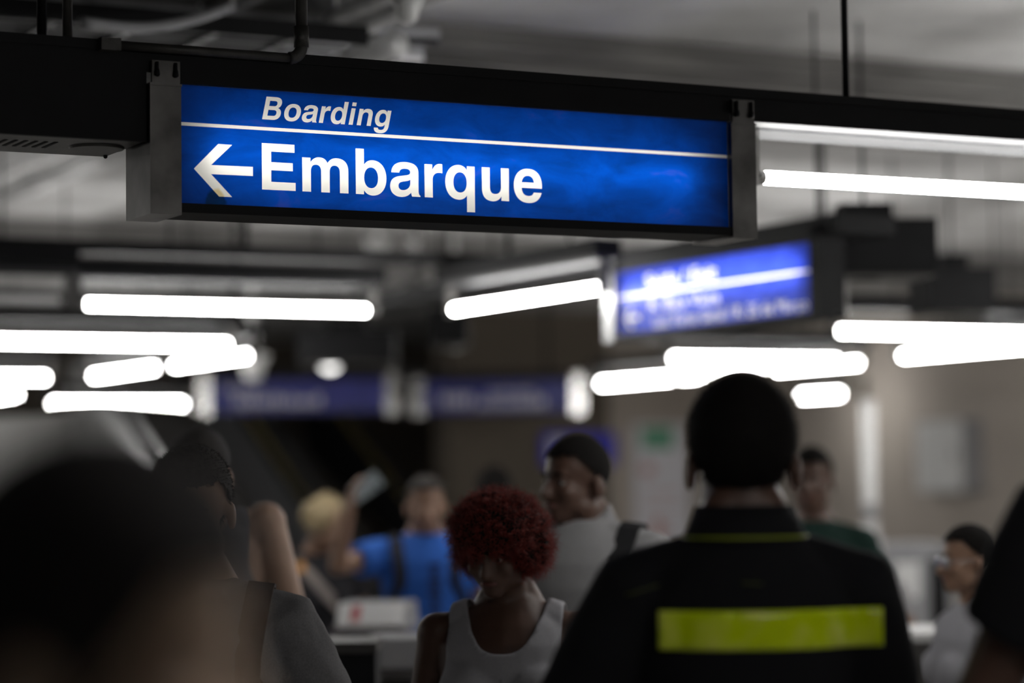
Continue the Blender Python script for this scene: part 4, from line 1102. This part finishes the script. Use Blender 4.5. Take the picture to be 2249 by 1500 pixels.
# guard, seen from behind
SH_G = cloth('guard_black', (0.011, 0.011, 0.013), 0.1, 0.3, 10)
NEON = mat('neon_piping', (0.30, 0.36, 0.02), 0.5)
gd, gs, ghT, gso = person('person in a black polo shirt with a yellow-green reflective back stripe, seen from behind', 1626, 4.0, 820, 180, S_BROWN, SH_G, BLKP, 0.80, 1.0, 1.1,
    {1: ((0.300, -0.03, 1.13), (0.22, -0.22, 1.05)), -1: ((-0.228, -0.02, 1.12), (-0.22, -0.2, 1.0))}, hair='short', hairmat=HAIRB, collar=(SH_G, 0, NEON), voxel=0.008, shirtdetail=0.0025, seed=3, hyaw=0, hpitch=-3, neck=0.045)
# reflective stripe laid on the back
def tapemat():
    m = bpy.data.materials.new('reflective_tape'); m.use_nodes = True; nt = m.node_tree; b = nt.nodes['Principled BSDF']
    tc = nt.nodes.new('ShaderNodeTexCoord'); n = nt.nodes.new('ShaderNodeTexNoise'); n.inputs['Scale'].default_value = 22; n.inputs['Detail'].default_value = 3
    nt.links.new(tc.outputs['Object'], n.inputs['Vector'])
    r = nt.nodes.new('ShaderNodeValToRGB'); r.color_ramp.elements[0].position = 0.45; r.color_ramp.elements[1].position = 0.72
    r.color_ramp.elements[0].color = (0.70, 0.88, 0.0, 1); r.color_ramp.elements[1].color = (0.85, 0.92, 0.12, 1)
    nt.links.new(n.outputs['Fac'], r.inputs[0]); nt.links.new(r.outputs[0], b.inputs['Base Color'])
    bp = nt.nodes.new('ShaderNodeBump'); bp.inputs['Strength'].default_value = 0.5; bp.inputs['Distance'].default_value = 0.01
    nt.links.new(n.outputs['Fac'], bp.inputs['Height']); nt.links.new(bp.outputs[0], b.inputs['Normal'])
    b.inputs['Roughness'].default_value = 0.22; b.inputs['Coat Weight'].default_value = 0.6; b.inputs['Coat Roughness'].default_value = 0.12
    return m
def onperson(per, px, py):
    r = ray(px, py); return (Matrix.Translation(per.location) @ Matrix.Rotation(per.rotation_euler.z, 4, 'Z')).inverted() @ (CAM + r * (per.location.y / r.y))
c00 = onperson(gd, 1437, 1417); c11 = onperson(gd, 1922, 1327)
bv = BVHTree.FromPolygons([v.co for v in gso.data.vertices], [tuple(p.vertices) for p in gso.data.polygons])
bm = bmesh.new(); nx, nz = 40, 6; grid = []
for i in range(nx + 1):
    col_ = []
    for j in range(nz + 1):
        x = c00.x + (c11.x - c00.x) * i / nx; z = c00.z + (c11.z - c00.z) * j / nz
        h_ = bv.ray_cast(Vector((x, 1.0, z)), Vector((0, -1, 0))); y = h_[0].y if h_[0] else 0.12
        col_.append([x, y, z])
    grid.append(col_)
for j in range(nz + 1):          # even out the folds
    ys = [grid[i][j][1] for i in range(nx + 1)]
    for i in range(nx + 1):
        a_, b_ = max(0, i - 4), min(nx, i + 4); grid[i][j][1] = max(ys[i], sum(ys[a_:b_ + 1]) / (b_ - a_ + 1)) + 0.003
vs = [[bm.verts.new(q) for q in c_] for c_ in grid]
for i in range(nx):
    for j in range(nz): bm.faces.new((vs[i][j], vs[i + 1][j], vs[i + 1][j + 1], vs[i][j + 1]))
tp = obj('reflective_stripe', bm, tapemat(), gd, True); tp['label'] = 'yellow-green reflective tape across the back'
md = tp.modifiers.new('th', 'SOLIDIFY'); md.thickness = 0.002; md.offset = 1
for k, (pxa, pya, pxb, pyb) in enumerate(((1368, 1302, 1440, 1280), (1610, 1272, 1655, 1274))):
    a_ = onperson(gd, pxa, pya); b_ = onperson(gd, pxb, pyb); pts = []
    for i in range(7):
        q = a_.lerp(b_, i / 6); h_ = bv.ray_cast(Vector((q.x, 1.0, q.z)), Vector((0, -1, 0)))
        if h_[0]: pts.append(h_[0] + Vector((0, 0.001, 0)))
    if len(pts) > 2: obj('piping', tubepath(bmesh.new(), pts, 0.002, 6), mat('dim_piping', (0.06, 0.07, 0.015), 0.6), gd, True)

# man in the grey shirt with straps
SH_GR = cloth('grey_marl', (0.20, 0.195, 0.20), 0.25, 0.12, 300, vs=420)
g1, s1, h1, so1 = person('person in a grey t-shirt with dark backpack straps, facing the camera behind the blurred head', 425, 5.0, 968, 0, S_LIGHT, SH_GR, DENIM, 0.97, 1.10, 1.05,
    {1: ((0.300, 0.03, 1.12), (0.29, -0.12, 0.90)), -1: ((-0.29, 0.03, 1.12), (-0.27, -0.1, 0.9))}, hair='short', hairmat=HAIRG, hpitch=12, voxel=0.008, shirtdetail=0.004, seed=5)
backpack(g1, s1, so1, 'dark backpack worn over the grey t-shirt', BAGBR, True, 0.125, 0.055)

# foreground head
fg, sf, hf, sof = person('blurred person in dark clothes close to the camera at the lower left', 155, 1.5, 962, 66, skinmat('near', (0.66, 0.47, 0.34)), cloth('dark_top', (0.014, 0.015, 0.018)), BLKP, 0.6, 0.95, 1.0, hair='tied', hairmat=mat('hair_near', (0.028, 0.024, 0.024), 0.85, 0, 0.3, 30), hyaw=14, hpitch=6, seed=6, hairh=0.01)

# woman in the white tank top
HAIRR = mat('hair_red', (0.24, 0.022, 0.014), 0.6, 0, 0.3, 40)
w1, sw, hw, sow = person('person in a white tank top looking down, standing between turnstile and guard', 1112, 5.8, 1052, -8, S_BROWN, cloth('white_tank', (0.42, 0.415, 0.44), 0.05, 0.2, 14), DENIM, 0.6, 1.12, 1.15, hair='afro', hairmat=HAIRR, hpitch=20, hyaw=-14, bust=True, tank=True, voxel=0.008, seed=8, hairh=0.03, lean=0.02)
pts, nr = along(sow, [Vector((0.0, -0.6, z * sw)) for z in (1.27, 1.25, 1.22, 1.20)], [Vector((0, 1, 0))] * 4, 0.002)
if len(pts) > 2: obj('zip', ribbon(bmesh.new(), pts, nr, 0.008, 0.002), GREYP, w1)

# man in the white polo
SH_W = cloth('white_polo', (0.34, 0.335, 0.34), 0.06, 0.25, 10)
p1, sp, hp, sop = person('person in a white polo shirt with a black backpack strap, looking to the left', 1272, 6.9, 948, -22, S_BROWN, SH_W, DENIM, 0.6, 1.12, 1.05, {-1: ARM[-1], 1: ARM[1]}, neck=0.05, hair='crop', hairmat=HAIRB, hyaw=-32, collar=(SH_W, 0, None), seed=9)
backpack(p1, sp, sop, 'black backpack worn over the white polo shirt', BAG, True, 0.135, 0.06)

# man in the blue shirt holding up a phone
SH_B = cloth('blue_tee', (0.035, 0.13, 0.50), 0.08, 0.3, 8)
q1, sq, hq, soq = person('person in a bright blue t-shirt holding a phone up beside the head', 935, 9.9, 1040, 4, S_TAN, SH_B, DENIM, 0.55, 1.12, 1.05, {-1: ((-0.38, -0.12, 1.34), (-0.33, -0.18, 1.575)), 1: ARM[1]}, hair='crop', hairmat=HAIRD, seed=10, neck=0.04)
backpack(q1, sq, soq, 'black backpack worn over the bright blue t-shirt', BAG, True, 0.115, 0.05)
for i, (z, wd) in enumerate(((1.33, 0.05), (1.30, 0.035), (1.27, 0.055), (1.24, 0.04), (1.21, 0.05), (1.18, 0.03), (1.15, 0.045), (1.12, 0.03))):
    pts, nr = along(soq, [Vector((0.03 * sq + u * wd * sq, -0.6, z * sq)) for u in (-0.5, 0, 0.5)], [Vector((0, 1, 0))] * 3, 0.002)
    if len(pts) == 3: obj('shirt_print', ribbon(bmesh.new(), pts, nr, 0.02, 0.001), mat('print_dark', (0.012, 0.02, 0.07), 0.8), q1)
MQ = Matrix.Translation(q1.location) @ Matrix.Rotation(q1.rotation_euler.z, 4, 'Z')
hw_ = MQ @ (Vector((-0.31, -0.205, 1.665)) * sq)
ph = thing('phone', 'pale smartphone held up in a raised hand', 'phone', hw_, math.radians(10))
ph.rotation_euler = (math.radians(10), math.radians(55), math.radians(10))
obj('case', B(-0.01, 0.06, -0.008, 0.0, -0.02, 0.11), mat('phone_case', (0.45, 0.52, 0.54), 0.3), ph, bevel=0.003)
obj('lens', cyl(bmesh.new(), (0.05, -0.0105, 0.082), (0.05, -0.0082, 0.082), 0.008), BLACKIN, ph)

# woman with fair curls and a bag strap
HB = mat('hair_blond', (0.48, 0.38, 0.22), 0.5, 0, 0.3, 40)
c1, sc_, hc_, soc = person('person in a dark top with a pale bag strap across the chest, looking down', 700, 10.7, 1076, 20, S_TAN, cloth('charcoal_top', (0.022, 0.021, 0.024)), DENIM, 0.55, 0.98, 1.0, hair='curly', hairmat=HB, hpitch=20, hyaw=20, bust=True, seed=11, hairh=0.03)
pts, nr = along(soc, [Vector((x * sc_, -0.7, z * sc_)) for x, z in ((-0.13, 1.43), (-0.09, 1.38), (-0.04, 1.32), (0.01, 1.26), (0.06, 1.20), (0.11, 1.14), (0.14, 1.10))], [Vector((0, 1, 0))] * 7, 0.003)
bg = thing('shoulder_bag', 'pale strapped shoulder bag worn across the dark top', 'bag', c1.location, c1.rotation_euler.z)
if len(pts) > 3: obj('strap', ribbon(bmesh.new(), pts, nr, 0.045, 0.004), cloth('pale_strap', (0.30, 0.26, 0.24)), bg)
obj('pouch', B(0.16 * sc_, 0.25 * sc_, -0.16, 0.12, 0.80 * sc_, 1.06 * sc_), BAGBR, bg, True, bevel=0.03)
obj('orange_tag', B(-0.155 * sc_, -0.115 * sc_, -0.128, -0.116, 1.385 * sc_, 1.43 * sc_), mat('orange_tag', (0.75, 0.32, 0.03), 0.5), bg, bevel=0.003)

# other people further back
person('person almost hidden behind the one in the white tank top, only the head top showing', 1085, 11.0, 1022, 180, S_BROWN, cloth('dark_grey', (0.05, 0.05, 0.052)), BLKP, 0.6, hair='short', hairmat=HAIRB, seed=12)
n1 = person('person in a dark green shirt standing right behind the guard', 1782, 9.4, 978, -6, S_BROWN, cloth('dark_green', (0.012, 0.032, 0.026)), BLKP, 0.6, 1.08, hair='short', hairmat=HAIRB, hyaw=-6, seed=13)
e1 = person('short person in pale grey clothes standing at the foot of the white pole', 1908, 11.5, 1160, -30, S_TAN, cloth('pale_grey', (0.35, 0.34, 0.35)), DENIM, 0.6, hair='short', hairmat=mat('hair_white', (0.55, 0.54, 0.56), 0.5, 0, 0.1, 50), hyaw=-10, seed=14)
tk = person('tall person in a grey sleeveless top behind the grey t-shirt, bare shoulder showing', 438, 7.2, 935, 176, S_LIGHT, cloth('grey_tank', (0.16, 0.16, 0.18)), DENIM, 0.6, 1.12, 1.05, {-1: ((-0.275, 0.0, 1.14), (-0.28, -0.1, 0.92)), 1: ARM[1]}, hair='crop', hairmat=HAIRG, tank=True, seed=15, neck=0.06, shoulder_up={-1: 0.05, 1: 0.05})
# woman with glasses at the right
SH_BL = cloth('white_blouse', (0.40, 0.395, 0.42), 0.05, 0.3, 12)
v1, sv, hv, sov = person('person in a white blouse and glasses, in profile looking left at the right side', 2128, 7.3, 1138, -78, S_TAN, SH_BL, BLKP, 0.95, 1.1, 1.05, hair='crop', hairmat=HAIRB, bust=True, seed=16, collar=(SH_BL, 0, mat('orange_trim', (0.7, 0.14, 0.03), 0.6)), hairh=0.02)
gl = None
for k in (-1, 1):
    bm = bmesh.new(); pts = [hv(k * (0.033 + 0.024 * math.cos(a)), -0.098 + 0.006 * abs(math.cos(a)), -0.002 + 0.019 * math.sin(a)) for a in [i * 2 * PI / 20 for i in range(21)]]
    tubepath(bm, pts, 0.0022, 6); fr = obj('glasses_frame', bm, STEELB, v1, True)
    obj('lens', ellip(bmesh.new(), hv(k * 0.033, -0.0975, -0.002), (0.023, 0.0015, 0.018), Matrix.Rotation(0, 3, 'Z'), 14, 6), mat('lens_glass', (0.6, 0.6, 0.65), 0.05, 0.6), fr, True)
    obj('temple_arm', tubepath(bmesh.new(), [hv(k * 0.057, -0.094, 0.0), hv(k * 0.078, -0.03, 0.004), hv(k * 0.082, 0.02, 0.0)], 0.002, 6), STEELB, fr, True)
obj('bridge', tubepath(bmesh.new(), [hv(-0.010, -0.102, 0.002), hv(0, -0.106, 0.004), hv(0.010, -0.102, 0.002)], 0.002, 6), STEELB, v1, True)
# person cut by the right edge
person('person in a black t-shirt cut by the right edge of the picture, arm hanging', 2665, 3.5, 585, 168, S_BROWN, cloth('black_tee', (0.012, 0.012, 0.014)), BLKP, 0.55, 1.18, 1.1, {1: ((0.335, -0.04, 1.14), (0.27, -0.2, 0.9)), -1: ARM[-1]}, hair='short', hairmat=HAIRB, seed=17, shirtdetail=0.002, shoulder_up={1: 0.05})
